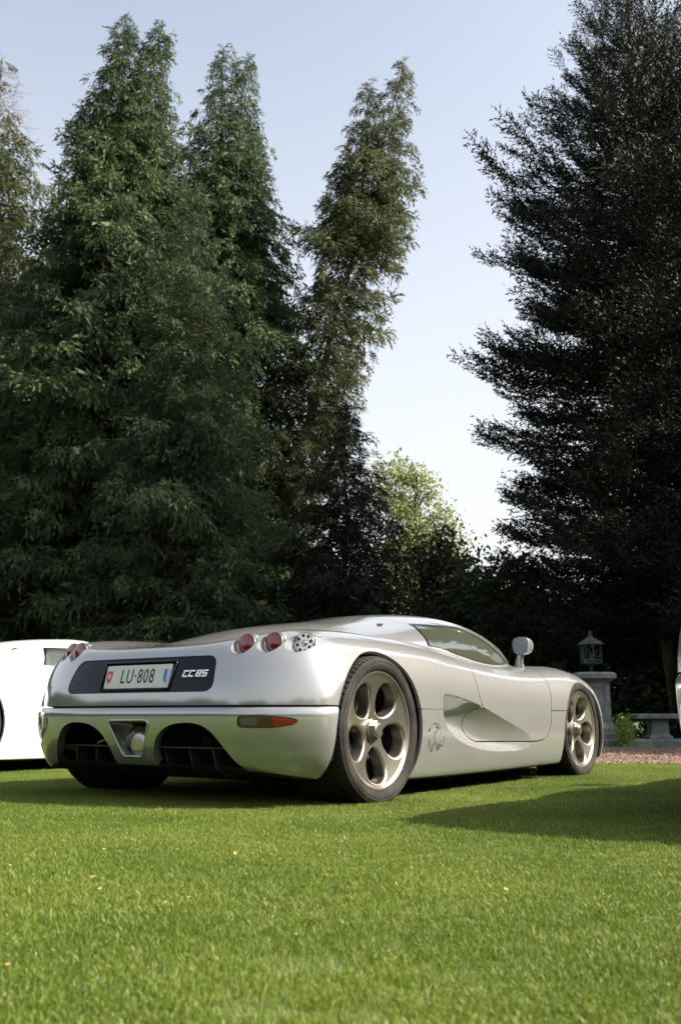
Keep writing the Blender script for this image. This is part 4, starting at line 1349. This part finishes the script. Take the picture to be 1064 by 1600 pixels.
M['fol_b'] = leaf_mat('bluish_cypress', (.017, .036, .020), (.100, .136, .060))
M['fol_d'] = leaf_mat('olive_cypress', (.024, .042, .019), (.135, .145, .058))
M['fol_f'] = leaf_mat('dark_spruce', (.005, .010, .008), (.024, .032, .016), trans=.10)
M['fol_g'] = leaf_mat('sunlit_leaf', (.15, .19, .07), (.34, .37, .16), trans=.5)
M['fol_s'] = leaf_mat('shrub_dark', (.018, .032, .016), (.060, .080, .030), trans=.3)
M['fol_p'] = leaf_mat('plant_leaf', (.16, .24, .05), (.34, .44, .12), trans=.5)
M['fol_dead'] = leaf_mat('dead_twig', (.16, .10, .06), (.26, .18, .11), trans=.1)
M['bark'] = principled('bark', (.12, .085, .06), .95)
add_noise_color(M['bark'], (.035, .026, .02), (.13, .092, .064), 5, 9, bump=.9, bscale=18, stretch=(1, 1, .25), dist=.04)

NP = 8
def protos(style, seed):
    """spray prototypes, list of (tris,3,3): x outward, y sideways, z up"""
    r = np.random.default_rng(seed); out = []
    def leaf(tris, p, d, L, w):
        d = d / np.linalg.norm(d)
        nrm = np.cross(d, r.normal(size=3)); nrm /= np.linalg.norm(nrm); s = np.cross(d, nrm) * w
        tris.append((p - s * .5, p + d * L, p + s * .5 + d * L * .25))
    for _ in range(NP):
        tris = []
        if style == 'droop':
            for i in range(7):                        # hanging tassels, each feathered with small leaflets
                t = r.random() ** .8
                y = r.normal() * .15 * (1.1 - .5 * t)
                p0 = np.array([.48 * t, y, .07 * math.sin(t * 3.0) - .22 * t * t])
                d = np.array([.25 + .30 * t + r.normal() * .18, y * 2.0 + r.normal() * .2, -.45 + .40 * (1 - t) + r.normal() * .18]); d /= np.linalg.norm(d)
                L = r.uniform(.24, .44) * (1 - .2 * t)
                for q in np.linspace(.0, .95, 5):
                    p = p0 + d * L * q + np.array([0, 0, -.30 * L * q * q])
                    dd = d * .8 + r.normal(size=3) * .38 + np.array([0, 0, -.35 * q])
                    leaf(tris, p, dd, r.uniform(.15, .26), r.uniform(.055, .095))
        elif style == 'stiff':
            twigs = [(np.zeros(3), np.array([1.0, 0, .10]), .95)]
            for t in (.12, .28, .44, .6, .76):
                for sd in (-1, 1):
                    twigs.append((np.array([t * .9, 0, .09 * t]), np.array([.75, sd * r.uniform(.5, .95), r.uniform(-.30, .20)]), r.uniform(.24, .42) * (1.1 - .7 * t)))
            for k_, (p0, d, L) in enumerate(twigs):
                d = d / np.linalg.norm(d); nq = 11 if k_ == 0 else 6
                for q in np.linspace(0, 1, nq):
                    p = p0 + d * L * q + np.array([0, 0, .10 * L * q * q])
                    dd = d * 1.0 + r.normal(size=3) * .45
                    leaf(tris, p, dd, r.uniform(.085, .14), r.uniform(.038, .058))
        elif style == 'leafy':
            for i in range(14):
                p = r.normal(size=3) * .28
                d = r.normal(size=3) + np.array([.4, 0, -.3]); d /= np.linalg.norm(d)
                L = r.uniform(.14, .24); w = L * .55
                s = np.cross(d, r.normal(size=3)); s /= np.linalg.norm(s); s *= w * .5
                tris.append((p, p + d * L * .5 + s, p + d * L)); tris.append((p, p + d * L, p + d * L * .5 - s))
        elif style == 'coarse':
            for i in range(12):
                p = r.normal(size=3) * np.array([.35, .35, .25])
                leaf(tris, p, r.normal(size=3) + np.array([.5, 0, -.6]), r.uniform(.35, .6), r.uniform(.2, .34))
        else:   # bare twigs
            for i in range(8):
                t = i / 8
                p = np.array([t * .8, 0, .15 * t])
                d = np.array([.7, r.choice([-1, 1]) * r.uniform(.3, .8), r.uniform(-.2, .6)]); d /= np.linalg.norm(d)
                s = np.array([0, .009, .009])
                tris.append((p - s, p + d * r.uniform(.2, .5), p + s))
            tris.append((np.array([0, -.012, 0]), np.array([.95, 0, .2]), np.array([0, .012, 0])))
        out.append(np.array(tris))
    return out
PROTO = {k: np.array(protos(k, 11 + i)) for i, k in enumerate(('droop', 'stiff', 'leafy', 'twig', 'coarse'))}

def spray_object(name, style, pos, outd, scale, r, mat, parent, tilt=0.25, yawj=.6):
    """stamp sprays along the boughs into one leaf mesh"""
    N = len(pos)
    pr = PROTO[style][r.integers(0, NP, N)]                     # N,T,3,3
    az = np.arctan2(outd[:, 1], outd[:, 0]) + r.normal(size=N) * yawj
    el = np.arctan2(outd[:, 2], np.hypot(outd[:, 0], outd[:, 1])) + r.normal(size=N) * tilt
    ro = r.normal(size=N) * .45
    X = np.stack([np.cos(az) * np.cos(el), np.sin(az) * np.cos(el), np.sin(el)], 1)
    Y0 = np.stack([-np.sin(az), np.cos(az), np.zeros(N)], 1)
    Z0 = np.cross(X, Y0)
    Y = Y0 * np.cos(ro)[:, None] + Z0 * np.sin(ro)[:, None]; Z = np.cross(X, Y)
    B = np.stack([X, Y, Z], 1)
    W = np.einsum('ntvk,nkj->ntvj', pr, B) * scale[:, None, None, None] + pos[:, None, None, :]
    T = np.arange(N * pr.shape[1] * 3).reshape(-1, 3)
    me = raw_mesh(name, W.reshape(-1, 3), T, False)
    def attr(nm, a):
        at_ = me.attributes.new(nm, 'FLOAT', 'POINT'); at_.data.foreach_set('value', a.astype(np.float32))
    if len(me.vertices) == T.size:
        attr('tint', np.repeat(r.random(N), pr.shape[1] * 3)); attr('leaf', np.repeat(r.random(N * pr.shape[1]), 3))
    return link(name, me, mat, parent)

def conifer(name, label, base, H, prof, seed, style='droop', mat='fol_a', nbr=330, spacing=.15, sscale=(.60, 1.0), z0=.08, leaders=None, lean=(0, 0), droop=.22, rise=.10,
            trunk_r=.32, group='tall conifers around the lawn', dead_top=0.0, gap=0.0, up=0.0, tipup=.06):
    r = np.random.default_rng(seed)
    root = empty(name, (base[0], base[1], 0)); tag(root, label, 'tree', group)
    leaders = leaders or [(0, 0, 1.0, 0.0)]
    def axis(zf, ld):
        """trunk centre at height fraction; leader = (dx, dy, top fraction, fork fraction)"""
        f = np.clip((zf - ld[3]) / max(ld[2] - ld[3], .01), 0, 1) if ld[3] > 0 else 0 * zf
        cx = lean[0] * zf ** 1.08 + ld[0] * f; cy = lean[1] * zf ** 1.08 + ld[1] * f
        return cx, cy
    TV, TQ, off = [], [], 0
    for ld in leaders:
        zs = np.linspace(max(ld[3] - .02, -.003), ld[2], 14)
        cx, cy = axis(zs, ld)
        wob = .04 * np.sin(zs * 19 + seed)
        V, Q = tube(np.stack([cx + wob, cy, zs * H], 1), np.maximum(trunk_r * .72 * (1 - zs * .96) ** 1.0, .015) * (1 if ld is leaders[0] else .7), 9)
        TV.append(V); TQ.append(Q + off); off += len(V)
    pr_z = np.array([p[0] for p in prof]); pr_r = np.array([p[1] for p in prof])
    pos, outd, sc = [], [], []
    ppos, pout, psc = [], [], []
    for li, ld in enumerate(leaders):
        nb = int(nbr * (1.0 if li == 0 else (ld[2] - ld[3]) * 1.1))
        zlo = z0 if li == 0 else ld[3] + .01
        zf = zlo + (ld[2] - zlo) * (1 - (1 - (np.arange(nb) + r.random(nb)) / nb) ** .86)
        ph = np.arange(nb) * 2.39996 + r.normal(size=nb) * .5
        for k in range(nb):
            z = zf[k]
            cx, cy = axis(np.array(z), ld)
            rel = 1 - (ld[2] - z) / max(ld[2], .01)
            L = np.interp(z / ld[2] if li == 0 else (z), pr_z, pr_r) * r.uniform(.64, 1.12) * (1 + (.07 if style == 'stiff' else .18) * math.sin(3 * ph[k] + z * 23 + seed) + .10 * math.sin(z * 57 + seed))
            if li > 0: L = min(L, .18 + (ld[2] - z) * H * .26) * r.uniform(.7, 1.0)
            elif len(leaders) > 1: L = min(L, .20 + (ld[2] - z) * H * .30)
            if r.random() < gap: continue
            L = max(L, .25)
            n = max(3, int(L / .5) + 2)
            s = np.linspace(0, 1, n)
            dr = np.array([math.cos(ph[k]), math.sin(ph[k])])
            u_ = up * (z ** 3)
            bz = z * H + L * ((rise + u_) * s - droop * s ** 2 + tipup * s ** 4 + u_ * .4 * s ** 3)
            bend = r.normal() * .12
            bxp = cx + L * s * dr[0] - bend * L * s * s * dr[1]; byp = cy + L * s * dr[1] + bend * L * s * s * dr[0]
            B = np.stack([bxp, byp, bz], 1)
            V, Q = tube(B, np.linspace(.007 + .006 * L, .004, n), 4)
            TV.append(V); TQ.append(Q + off); off += len(V)
            ns = max(3, int(L / spacing))
            t = np.clip(.05 + .95 * ((np.arange(ns) + r.random(ns)) / ns) ** .82, 0, 1)
            idx = t * (n - 1); i0 = np.minimum(idx.astype(int), n - 2); fr = (idx - i0)[:, None]
            p = B[i0] * (1 - fr) + B[i0 + 1] * fr
            lat = np.where(np.arange(ns) % 2, 1, -1) * r.uniform(.0, .5, ns) * (1.15 - t) * min(L, 2.6) * .55
            p = p + np.stack([-dr[1] * lat, dr[0] * lat, r.normal(size=ns) * .05 - .02], 1)
            tang = B[i0 + 1] - B[i0]; tang /= np.linalg.norm(tang, axis=1)[:, None]
            sidev = np.stack([-dr[1] * np.sign(lat), dr[0] * np.sign(lat), np.zeros(ns)], 1)
            od = tang * (.55 + .45 * t)[:, None] + sidev * (.75 * (1 - t))[:, None]
            if style == 'stiff': p = p - np.stack([-dr[1] * lat, dr[0] * lat, np.zeros(ns)], 1) * .5 * t[:, None]
            if style == 'stiff': od[:, 2] += .05 + u_
            s_c = r.uniform(*sscale, ns) * np.clip(.45 + .22 * L, .5, 1.0)
            if dead_top and z > 1 - dead_top and r.random() < .85:
                ppos.append(p); pout.append(od); psc.append(s_c * 1.2)
            else:
                pos.append(p); outd.append(od); sc.append(s_c)
        # leader tip
        m = 16
        zt = np.linspace(ld[2] - .05, ld[2] + .004, m); cx, cy = axis(zt, ld)
        (ppos if dead_top else pos).append(np.stack([cx, cy, zt * H], 1))
        (pout if dead_top else outd).append(np.stack([r.normal(size=m), r.normal(size=m), np.full(m, 1.6)], 1))
        (psc if dead_top else sc).append(np.full(m, .35))
    trunk = link('trunk', raw_mesh('trunk', np.concatenate(TV), np.concatenate(TQ)), M['bark'], root)
    spray_object('crown', style, np.concatenate(pos), np.concatenate(outd), np.concatenate(sc), r, M[mat], root, *((.16, .30) if style == 'stiff' else (.25, .6)))
    if ppos:
        spray_object('dead_top', 'twig', np.concatenate(ppos), np.concatenate(pout), np.concatenate(psc), r, M['fol_dead'], root)
    return root

def broadleaf(name, label, base, blobs, seed, mat='fol_g', nsp=2200, sscale=(.6, 1.1), trunk_r=.18, cat='tree', group=None, trunk_top=None):
    r = np.random.default_rng(seed)
    root = empty(name, (base[0], base[1], 0)); tag(root, label, cat, group)
    TV, TQ, off = [], [], 0
    top = trunk_top or max(b[2] for b in blobs)
    zs = np.linspace(-.05, top, 8)
    V, Q = tube(np.stack([.10 * np.sin(zs * .7 + seed), .05 * np.cos(zs), zs], 1), trunk_r * np.linspace(1, .25, 8), 8)
    TV.append(V); TQ.append(Q + off); off += len(V)
    pos, outd = [], []
    tot = sum(b[3] * b[4] * b[5] for b in blobs)
    for (x, y, z, rx, ry, rz) in blobs:
        s = np.linspace(0, 1, 6); st = np.array([.0, .0, min(max(z - rz * 1.1, top * .25), top)]); en = np.array([x, y, z])
        B = st + (en - st) * s[:, None] + np.array([0, 0, .25]) * np.sin(s * np.pi)[:, None]
        V, Q = tube(B, np.linspace(trunk_r * .5, .02, 6), 6)
        TV.append(V); TQ.append(Q + off); off += len(V)
        for _ in range(5):
            e2 = en + r.normal(size=3) * np.array([rx, ry, rz]) * .5
            V, Q = tube(np.stack([B[3] + (e2 - B[3]) * t for t in np.linspace(0, 1, 4)]), np.linspace(.03, .008, 4), 4)
            TV.append(V); TQ.append(Q + off); off += len(V)
        n = int(nsp * rx * ry * rz / tot)
        d = r.normal(size=(n, 3)); d /= np.linalg.norm(d, axis=1)[:, None]
        rad_ = r.random(n) ** .45 * (1 + .25 * np.sin(d[:, 0] * 5 + seed) * np.cos(d[:, 2] * 6))
        pos.append(en + d * rad_[:, None] * np.array([rx, ry, rz])); outd.append(d + np.array([0, 0, .2]))
    link('trunk', raw_mesh('trunk', np.concatenate(TV), np.concatenate(TQ)), M['bark'], root)
    P_ = np.concatenate(pos); keep = P_[:, 2] > .1; P_ = P_[keep]; O_ = np.concatenate(outd)[keep]
    spray_object('crown', 'leafy', P_, O_, r.uniform(*sscale, len(P_)), r, M[mat], root, .4, 1.0)
    return root
# ------------------------------------------------------------------ the parked cars
silver = build_car()
silver.location = (-.5997, 5.4658, 0); silver.rotation_euler = (0, 0, -.6067)
tag(silver, 'silver low-slung sports car with champagne wheels and plate reading LU 808', 'car', 'sports cars parked in a row')
white = copy_tree(silver); white.location = (-3.43, 7.6, 0)
MARKS = ('eagle_decal', 'badge_lettering', 'plate_lettering', 'swiss_shield', 'shield_cross', 'canton')
for o in [c for c in white.children_recursive if c.name.startswith(MARKS)]: bpy.data.objects.remove(o)
tag(white, 'gleaming white sports car behind the silver one, cut off by left picture edge', 'car'); repaint(white, M['paint_white'])
third = copy_tree(silver); third.location = (2.368, 3.76, 0); third.scale = (1, 1, 1.26)
for o in [c for c in third.children_recursive if c.name.startswith(MARKS)]: bpy.data.objects.remove(o)
tag(third, 'sports car at the right picture edge casting its shadow onto the lawn', 'car'); repaint(third, M['paint_grey'])

# ------------------------------------------------------------------ trees
def P2(u, Y): p = at(u, 1000, Y); return (p.x, Y)
def PT(u, v, Y): p = at(u, v, Y); return (p.x, Y)
def HT(v, Y): return at(532, v, Y).z
conifer('cypress_tree', 'tall dense conifer with forked twin top at left, drooping grey-green sprays', PT(195, 34, 24), HT(34, 24),
        [(0, 3.8), (.12, 3.9), (.3, 3.4), (.45, 3.0), (.6, 2.45), (.75, 1.75), (.88, 1.2), (.95, .75), (1, .25)], 3, nbr=600, leaders=[(-.30, 0, 1.0, 0), (.98, .1, .99, .62)], mat='fol_a', z0=.12)
conifer('cypress_tree', 'slender lighter conifer with single tip standing in front of its taller neighbours', PT(303, 295, 21), HT(295, 21),
        [(0, 2.0), (.2, 2.1), (.45, 1.75), (.7, 1.15), (.9, .5), (1, .15)], 4, nbr=380, mat='fol_b', z0=.14, sscale=(.5, .85), trunk_r=.2)
conifer('cypress_tree', 'dark conifer with two side-by-side tops in the middle of the left group', PT(350, 82, 28), HT(82, 28),
        [(0, 4.2), (.15, 4.2), (.4, 3.5), (.55, 2.9), (.75, 2.1), (.9, 1.2), (1, .25)], 5, nbr=420, leaders=[(-.42, 0, 1.0, .0), (.75, .0, .99, .55)], mat='fol_a', z0=.10)
lb = P2(372, 27); lt = at(632, 102, 27)
conifer('cypress_tree', 'leaning thin-crowned conifer bending right against the open sky', lb, lt.z, [(0, .9), (.4, 1.05), (.6, 1.25), (.72, 1.6), (.8, 1.4), (.87, .95), (.95, .5), (1, .15)], 6,
        nbr=380, leaders=[(0, 0, 1.0, 0), (-.85, 0, .965, .70)], lean=(lt.x - lb[0], 0), mat='fol_d', z0=.30, gap=.22, spacing=.12, trunk_r=.26)
conifer('cypress_tree', 'conifer with bare brown dying top at far left edge', PT(3, 92, 27), HT(92, 27),
        [(0, 3.2), (.3, 3.0), (.55, 2.2), (.75, 1.6), (.9, .9), (1, .3)], 7, nbr=460, mat='fol_d', dead_top=.12, z0=.12, gap=.1)
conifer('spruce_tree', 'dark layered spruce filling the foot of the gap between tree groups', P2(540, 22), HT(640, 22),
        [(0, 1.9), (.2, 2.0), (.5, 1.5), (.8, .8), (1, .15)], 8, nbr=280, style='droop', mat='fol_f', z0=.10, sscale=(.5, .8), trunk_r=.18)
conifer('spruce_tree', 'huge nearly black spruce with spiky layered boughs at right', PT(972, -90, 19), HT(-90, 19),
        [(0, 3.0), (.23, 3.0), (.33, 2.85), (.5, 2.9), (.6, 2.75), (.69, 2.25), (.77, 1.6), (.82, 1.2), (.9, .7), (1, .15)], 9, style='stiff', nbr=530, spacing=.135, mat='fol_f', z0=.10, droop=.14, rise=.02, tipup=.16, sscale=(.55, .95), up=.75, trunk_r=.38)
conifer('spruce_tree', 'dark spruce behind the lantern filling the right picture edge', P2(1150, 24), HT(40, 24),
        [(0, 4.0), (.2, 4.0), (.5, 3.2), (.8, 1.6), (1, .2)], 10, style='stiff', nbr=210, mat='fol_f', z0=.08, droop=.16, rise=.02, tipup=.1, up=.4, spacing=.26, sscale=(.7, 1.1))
b = P2(655, 38)
def bl(u, v, r, Y, b): p = at(u, v, Y); return (p.x - b[0], 0, p.z, r, r, r * .8)
broadleaf('ash_tree', 'sunlit yellow-green leafy tree far behind in the gap', b,
          [bl(612, 742, .75, 38, b), bl(648, 752, .7, 38, b), bl(672, 778, .55, 38, b), bl(600, 775, .8, 38, b), bl(632, 800, .9, 38, b), bl(690, 812, .6, 38, b), bl(705, 835, .55, 38, b), bl(655, 845, .9, 38, b),
           bl(622, 860, 1.0, 38, b), bl(690, 880, .9, 38, b), bl(645, 905, 1.2, 38, b), bl(610, 925, 1.1, 38, b), bl(690, 930, 1.2, 38, b)], 12, 'fol_g', 1500, (.55, .95), trunk_r=.16)
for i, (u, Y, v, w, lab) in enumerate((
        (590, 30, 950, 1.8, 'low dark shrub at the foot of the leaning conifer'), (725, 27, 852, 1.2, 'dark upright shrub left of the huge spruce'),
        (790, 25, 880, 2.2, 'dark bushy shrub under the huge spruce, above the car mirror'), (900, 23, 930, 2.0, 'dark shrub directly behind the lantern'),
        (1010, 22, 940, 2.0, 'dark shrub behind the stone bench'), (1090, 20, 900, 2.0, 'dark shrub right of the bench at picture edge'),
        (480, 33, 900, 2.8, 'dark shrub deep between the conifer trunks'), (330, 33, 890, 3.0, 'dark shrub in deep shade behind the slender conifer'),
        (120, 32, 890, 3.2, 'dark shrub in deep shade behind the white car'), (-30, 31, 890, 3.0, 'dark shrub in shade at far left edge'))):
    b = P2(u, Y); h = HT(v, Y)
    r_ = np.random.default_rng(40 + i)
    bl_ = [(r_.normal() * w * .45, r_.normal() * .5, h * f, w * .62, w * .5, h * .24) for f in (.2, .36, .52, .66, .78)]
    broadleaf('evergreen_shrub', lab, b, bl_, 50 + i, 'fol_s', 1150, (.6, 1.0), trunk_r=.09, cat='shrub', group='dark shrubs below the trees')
# trees standing to the right, outside the picture, that shade the bench and the spruce
for i, (x, y, h, lab) in enumerate(((13.3, 12.9, 15, 'conifer right of the picture nearest the lawn'), (15.0, 17.8, 16.5, 'conifer right of the picture, second of the row'),
                                    (18.0, 21.2, 18.5, 'conifer right of the picture, third of the row'), (21.5, 25.0, 20, 'conifer right of the picture, farthest of the row'))):
    conifer('cypress_tree', lab, (x, y), h, [(0, 3.6), (.3, 3.6), (.6, 2.6), (.85, 1.2), (1, .2)], 60 + i, style='coarse', nbr=300, spacing=.30, sscale=(.9, 1.4), z0=.05)
# small bright plant by the pedestal
b = at(968, 1150, 14.0)
r_ = np.random.default_rng(77)
pl_ = empty('young_plant', (b.x, 13.75, .01)); tag(pl_, 'small bright green leafy plant between pedestal and bench', 'plant')
tv, tq, off = [], [], 0; pts = []
for k in range(9):
    a = r_.uniform(0, 6.28); L = r_.uniform(.12, .27)
    B = np.array([[.04 * t * math.cos(a) * 6 * L, .04 * t * math.sin(a) * 6 * L, L * t - .05 * t * t] for t in np.linspace(0, 1, 5)])
    V, Q = tube(B, .006, 4); tv.append(V); tq.append(Q + off); off += len(V)
    for t in np.linspace(.3, 1, 9): pts.append(np.array([B[:, j].min() + (B[-1, j] - B[:, j].min()) * t if j < 2 else L * t for j in range(3)]))
link('stem', raw_mesh('stem', np.concatenate(tv), np.concatenate(tq)), M['bark'], pl_)
pts = np.array(pts) + r_.normal(size=(len(pts), 3)) * .05 + [0, 0, .08]
spray_object('foliage', 'leafy', pts, r_.normal(size=pts.shape), np.full(len(pts), .2), r_, M['fol_p'], pl_, .5, 1.5)

# far wood on the other side of the lawn, behind the viewpoint, that shows in the paint
r_ = np.random.default_rng(88)
n_ = 6500
th_ = r_.uniform(rad(95), rad(330), n_); rr_ = r_.uniform(46, 56, n_)
top_ = 8 + 1.6 * np.sin(th_ * 9) + 1.0 * np.sin(th_ * 23 + 1)
pp_ = np.stack([np.sin(th_) * rr_, np.cos(th_) * rr_, r_.random(n_) ** .8 * top_ + .3], 1)
o = spray_object('distant_wood', 'coarse', pp_, r_.normal(size=pp_.shape), r_.uniform(2.4, 3.8, n_), r_, M['fol_s'], None, .5, 1.5)
tag(o, 'distant dark wood closing the far side of the lawn', 'wood', kind='stuff')

# ------------------------------------------------------------------ lawn: one tile of blades, repeated over the ground by its own node tree
def grass():
    r = np.random.default_rng(21)
    n = 4000; S = .30
    p = (r.random((n, 2)) - .5) * S * 1.25
    h = r.uniform(.008, .021, n) * (1 + .25 * np.sin(p[:, 0] * 40) * np.cos(p[:, 1] * 37))
    a = r.uniform(0, 2 * np.pi, n); w = r.uniform(.0005, .0011, n)
    b = r.uniform(.15, .9, n) * h; ba = a + r.normal(size=n) * 1.2
    sx, sy = -np.sin(a) * w, np.cos(a) * w
    bx, by = np.cos(ba) * b, np.sin(ba) * b
    z0 = np.full(n, -.002)
    v0 = np.stack([p[:, 0] - sx, p[:, 1] - sy, z0], 1); v1 = np.stack([p[:, 0] + sx, p[:, 1] + sy, z0], 1)
    v2 = np.stack([p[:, 0] + sx * .8 + bx * .35, p[:, 1] + sy * .8 + by * .35, h * .6], 1); v3 = np.stack([p[:, 0] - sx * .8 + bx * .35, p[:, 1] - sy * .8 + by * .35, h * .6], 1)
    v4 = np.stack([p[:, 0] + bx, p[:, 1] + by, h * r.uniform(.75, 1.0, n)], 1)
    V = np.stack([v0, v1, v2, v3, v4], 1).reshape(-1, 3)
    k = np.arange(n) * 5
    T = np.concatenate([np.stack([k, k + 1, k + 2], 1), np.stack([k, k + 2, k + 3], 1), np.stack([k + 3, k + 2, k + 4], 1)])
    tint = np.repeat(np.clip(r.normal(.5, .25, n), 0, 1), 5); tint = np.where(np.repeat(r.random(n) < .09, 5), 1.35, tint)
    hf = np.tile(np.array([0, 0, .6, .6, 1.0]), n)
    # tile positions
    st = .21; pts = []
    for y in np.arange(.7, 14.6, st):
        hw = .36 * y + 1.3
        for x in np.arange(-hw, hw, st):
            xx, yy = x + r.normal() * .04, y + r.normal() * .04
            lim = np.interp(xx, edge[:, 0], edge[:, 1]) - .09
            if yy < lim: pts.append((xx, yy, 0))
    pts = np.array(pts); m = len(pts)
    print('DBG grass tiles', m)
    me = raw_mesh('lawn_grass', np.concatenate([V, pts]), T, False)
    def attr(nm, vals):
        at_ = me.attributes.new(nm, 'FLOAT', 'POINT'); at_.data.foreach_set('value', vals.astype(np.float32))
    attr('is_tile', np.concatenate([np.zeros(len(V)), np.ones(m)]))
    attr('tint', np.concatenate([tint, np.zeros(m)])); attr('hf', np.concatenate([hf, np.zeros(m)]))
    attr('rot', np.concatenate([np.zeros(len(V)), r.uniform(0, 6.283, m)]))
    big = .5 + .5 * np.sin(pts[:, 0] * .9 + 1.3) * np.cos(pts[:, 1] * .8)
    attr('scl', np.concatenate([np.ones(len(V)), r.uniform(.85, 1.15, m) * (.92 + .16 * big)]))
    me.materials.append(grass_mat())
    o = link('lawn_grass', me); tag(o, 'short mown sunlit lawn grass covering the ground', 'grass', kind='stuff')
    ng = bpy.data.node_groups.new('grass_tiles', 'GeometryNodeTree')
    ng.interface.new_socket('Geometry', in_out='INPUT', socket_type='NodeSocketGeometry'); ng.interface.new_socket('Geometry', in_out='OUTPUT', socket_type='NodeSocketGeometry')
    N, L = ng.nodes, ng.links
    gi = N.new('NodeGroupInput'); go = N.new('NodeGroupOutput')
    def named(nm):
        q = N.new('GeometryNodeInputNamedAttribute'); q.data_type = 'FLOAT'; q.inputs['Name'].default_value = nm; return q.outputs['Attribute']
    sep = N.new('GeometryNodeSeparateGeometry'); sep.domain = 'POINT'
    L.new(gi.outputs[0], sep.inputs['Geometry']); L.new(named('is_tile'), sep.inputs['Selection'])
    iop = N.new('GeometryNodeInstanceOnPoints')
    L.new(sep.outputs['Selection'], iop.inputs['Points']); L.new(sep.outputs['Inverted'], iop.inputs['Instance'])
    cx = N.new('ShaderNodeCombineXYZ'); L.new(named('rot'), cx.inputs['Z'])
    e2r = N.new('FunctionNodeEulerToRotation'); L.new(cx.outputs[0], e2r.inputs[0]); L.new(e2r.outputs[0], iop.inputs['Rotation'])
    L.new(named('scl'), iop.inputs['Scale'])
    L.new(iop.outputs[0], go.inputs[0])
    md = o.modifiers.new('tiles', 'NODES'); md.node_group = ng
    return o

def grass_mat():
    m, nt, b = mat_new('grass_blade')
    out = nt.nodes['Material Output']
    a = nt.nodes.new('ShaderNodeAttribute'); a.attribute_name = 'tint'
    hf = nt.nodes.new('ShaderNodeAttribute'); hf.attribute_name = 'hf'
    g = nt.nodes.new('ShaderNodeNewGeometry')
    n = nt.nodes.new('ShaderNodeTexNoise'); n.inputs['Scale'].default_value = 1.1; n.inputs['Detail'].default_value = 6
    nt.links.new(g.outputs['Position'], n.inputs['Vector'])
    r = nt.nodes.new('ShaderNodeValToRGB'); el = r.color_ramp.elements
    el[0].position = .0; el[0].color = (.054, .112, .008, 1)
    el[1].position = .75; el[1].color = (.172, .232, .024, 1)
    e = el.new(1.0); e.color = (.36, .33, .14, 1)
    mx = nt.nodes.new('ShaderNodeMath'); mx.operation = 'MULTIPLY_ADD'; mx.inputs[1].default_value = .75
    nt.links.new(a.outputs['Fac'], mx.inputs[0])
    sb = nt.nodes.new('ShaderNodeMath'); sb.operation = 'MULTIPLY_ADD'; sb.inputs[1].default_value = 1.5; sb.inputs[2].default_value = -.72
    nt.links.new(n.outputs[0], sb.inputs[0]); nt.links.new(sb.outputs[0], mx.inputs[2])
    nt.links.new(mx.outputs[0], r.inputs[0])
    b.inputs['Roughness'].default_value = .45; b.inputs['Specular IOR Level'].default_value = .4
    nt.links.new(r.outputs[0], b.inputs['Base Color'])
    t = nt.nodes.new('ShaderNodeBsdfTranslucent'); nt.links.new(r.outputs[0], t.inputs['Color'])
    ms = nt.nodes.new('ShaderNodeMixShader'); ms.inputs[0].default_value = .38
    nt.links.new(b.outputs[0], ms.inputs[1]); nt.links.new(t.outputs[0], ms.inputs[2]); nt.links.new(ms.outputs[0], out.inputs['Surface'])
    return m
grass()

# ------------------------------------------------------------------ a few dry leaves lying on the lawn
m_leaf = principled('dry_leaf', (.42, .20, .08), .7)
add_noise_color(m_leaf, (.30, .14, .06), (.55, .30, .14), 60, 3)
def leaf_me():
    pr = [(0, 0, 0), (.010, .008, .004), (.020, .010, .002), (.034, 0, .007), (.020, -.010, .003), (.010, -.008, .005)]
    return raw_mesh('fallen_leaf', pr, np.array([(0, 1, 5), (1, 2, 4), (1, 4, 5), (2, 3, 4)]), False)
lm = leaf_me(); lm.materials.append(m_leaf)
r_ = np.random.default_rng(31)
for (u, v) in ((20, 1350), (195, 1328), (160, 1325), (36, 1393), (150, 1368), (415, 1302), (438, 1322), (300, 1400), (467, 1460), (160, 1385), (793, 1390), (264, 1406), (140, 1320), (370, 1335), (8, 1505)):
    d = at(u, v, 1.0); k = (CAM_H - .028) / (CAM_H - d.z)
    o = link('fallen_leaf', lm); o.location = (d.x * k, k, .026)
    o.rotation_euler = (r_.normal() * .3, r_.normal() * .3, r_.uniform(0, 6.28)); o.scale = (.42,) * 3
    tag(o, 'small dry orange leaf lying on the grass', 'leaf', 'dry leaves scattered on the lawn')
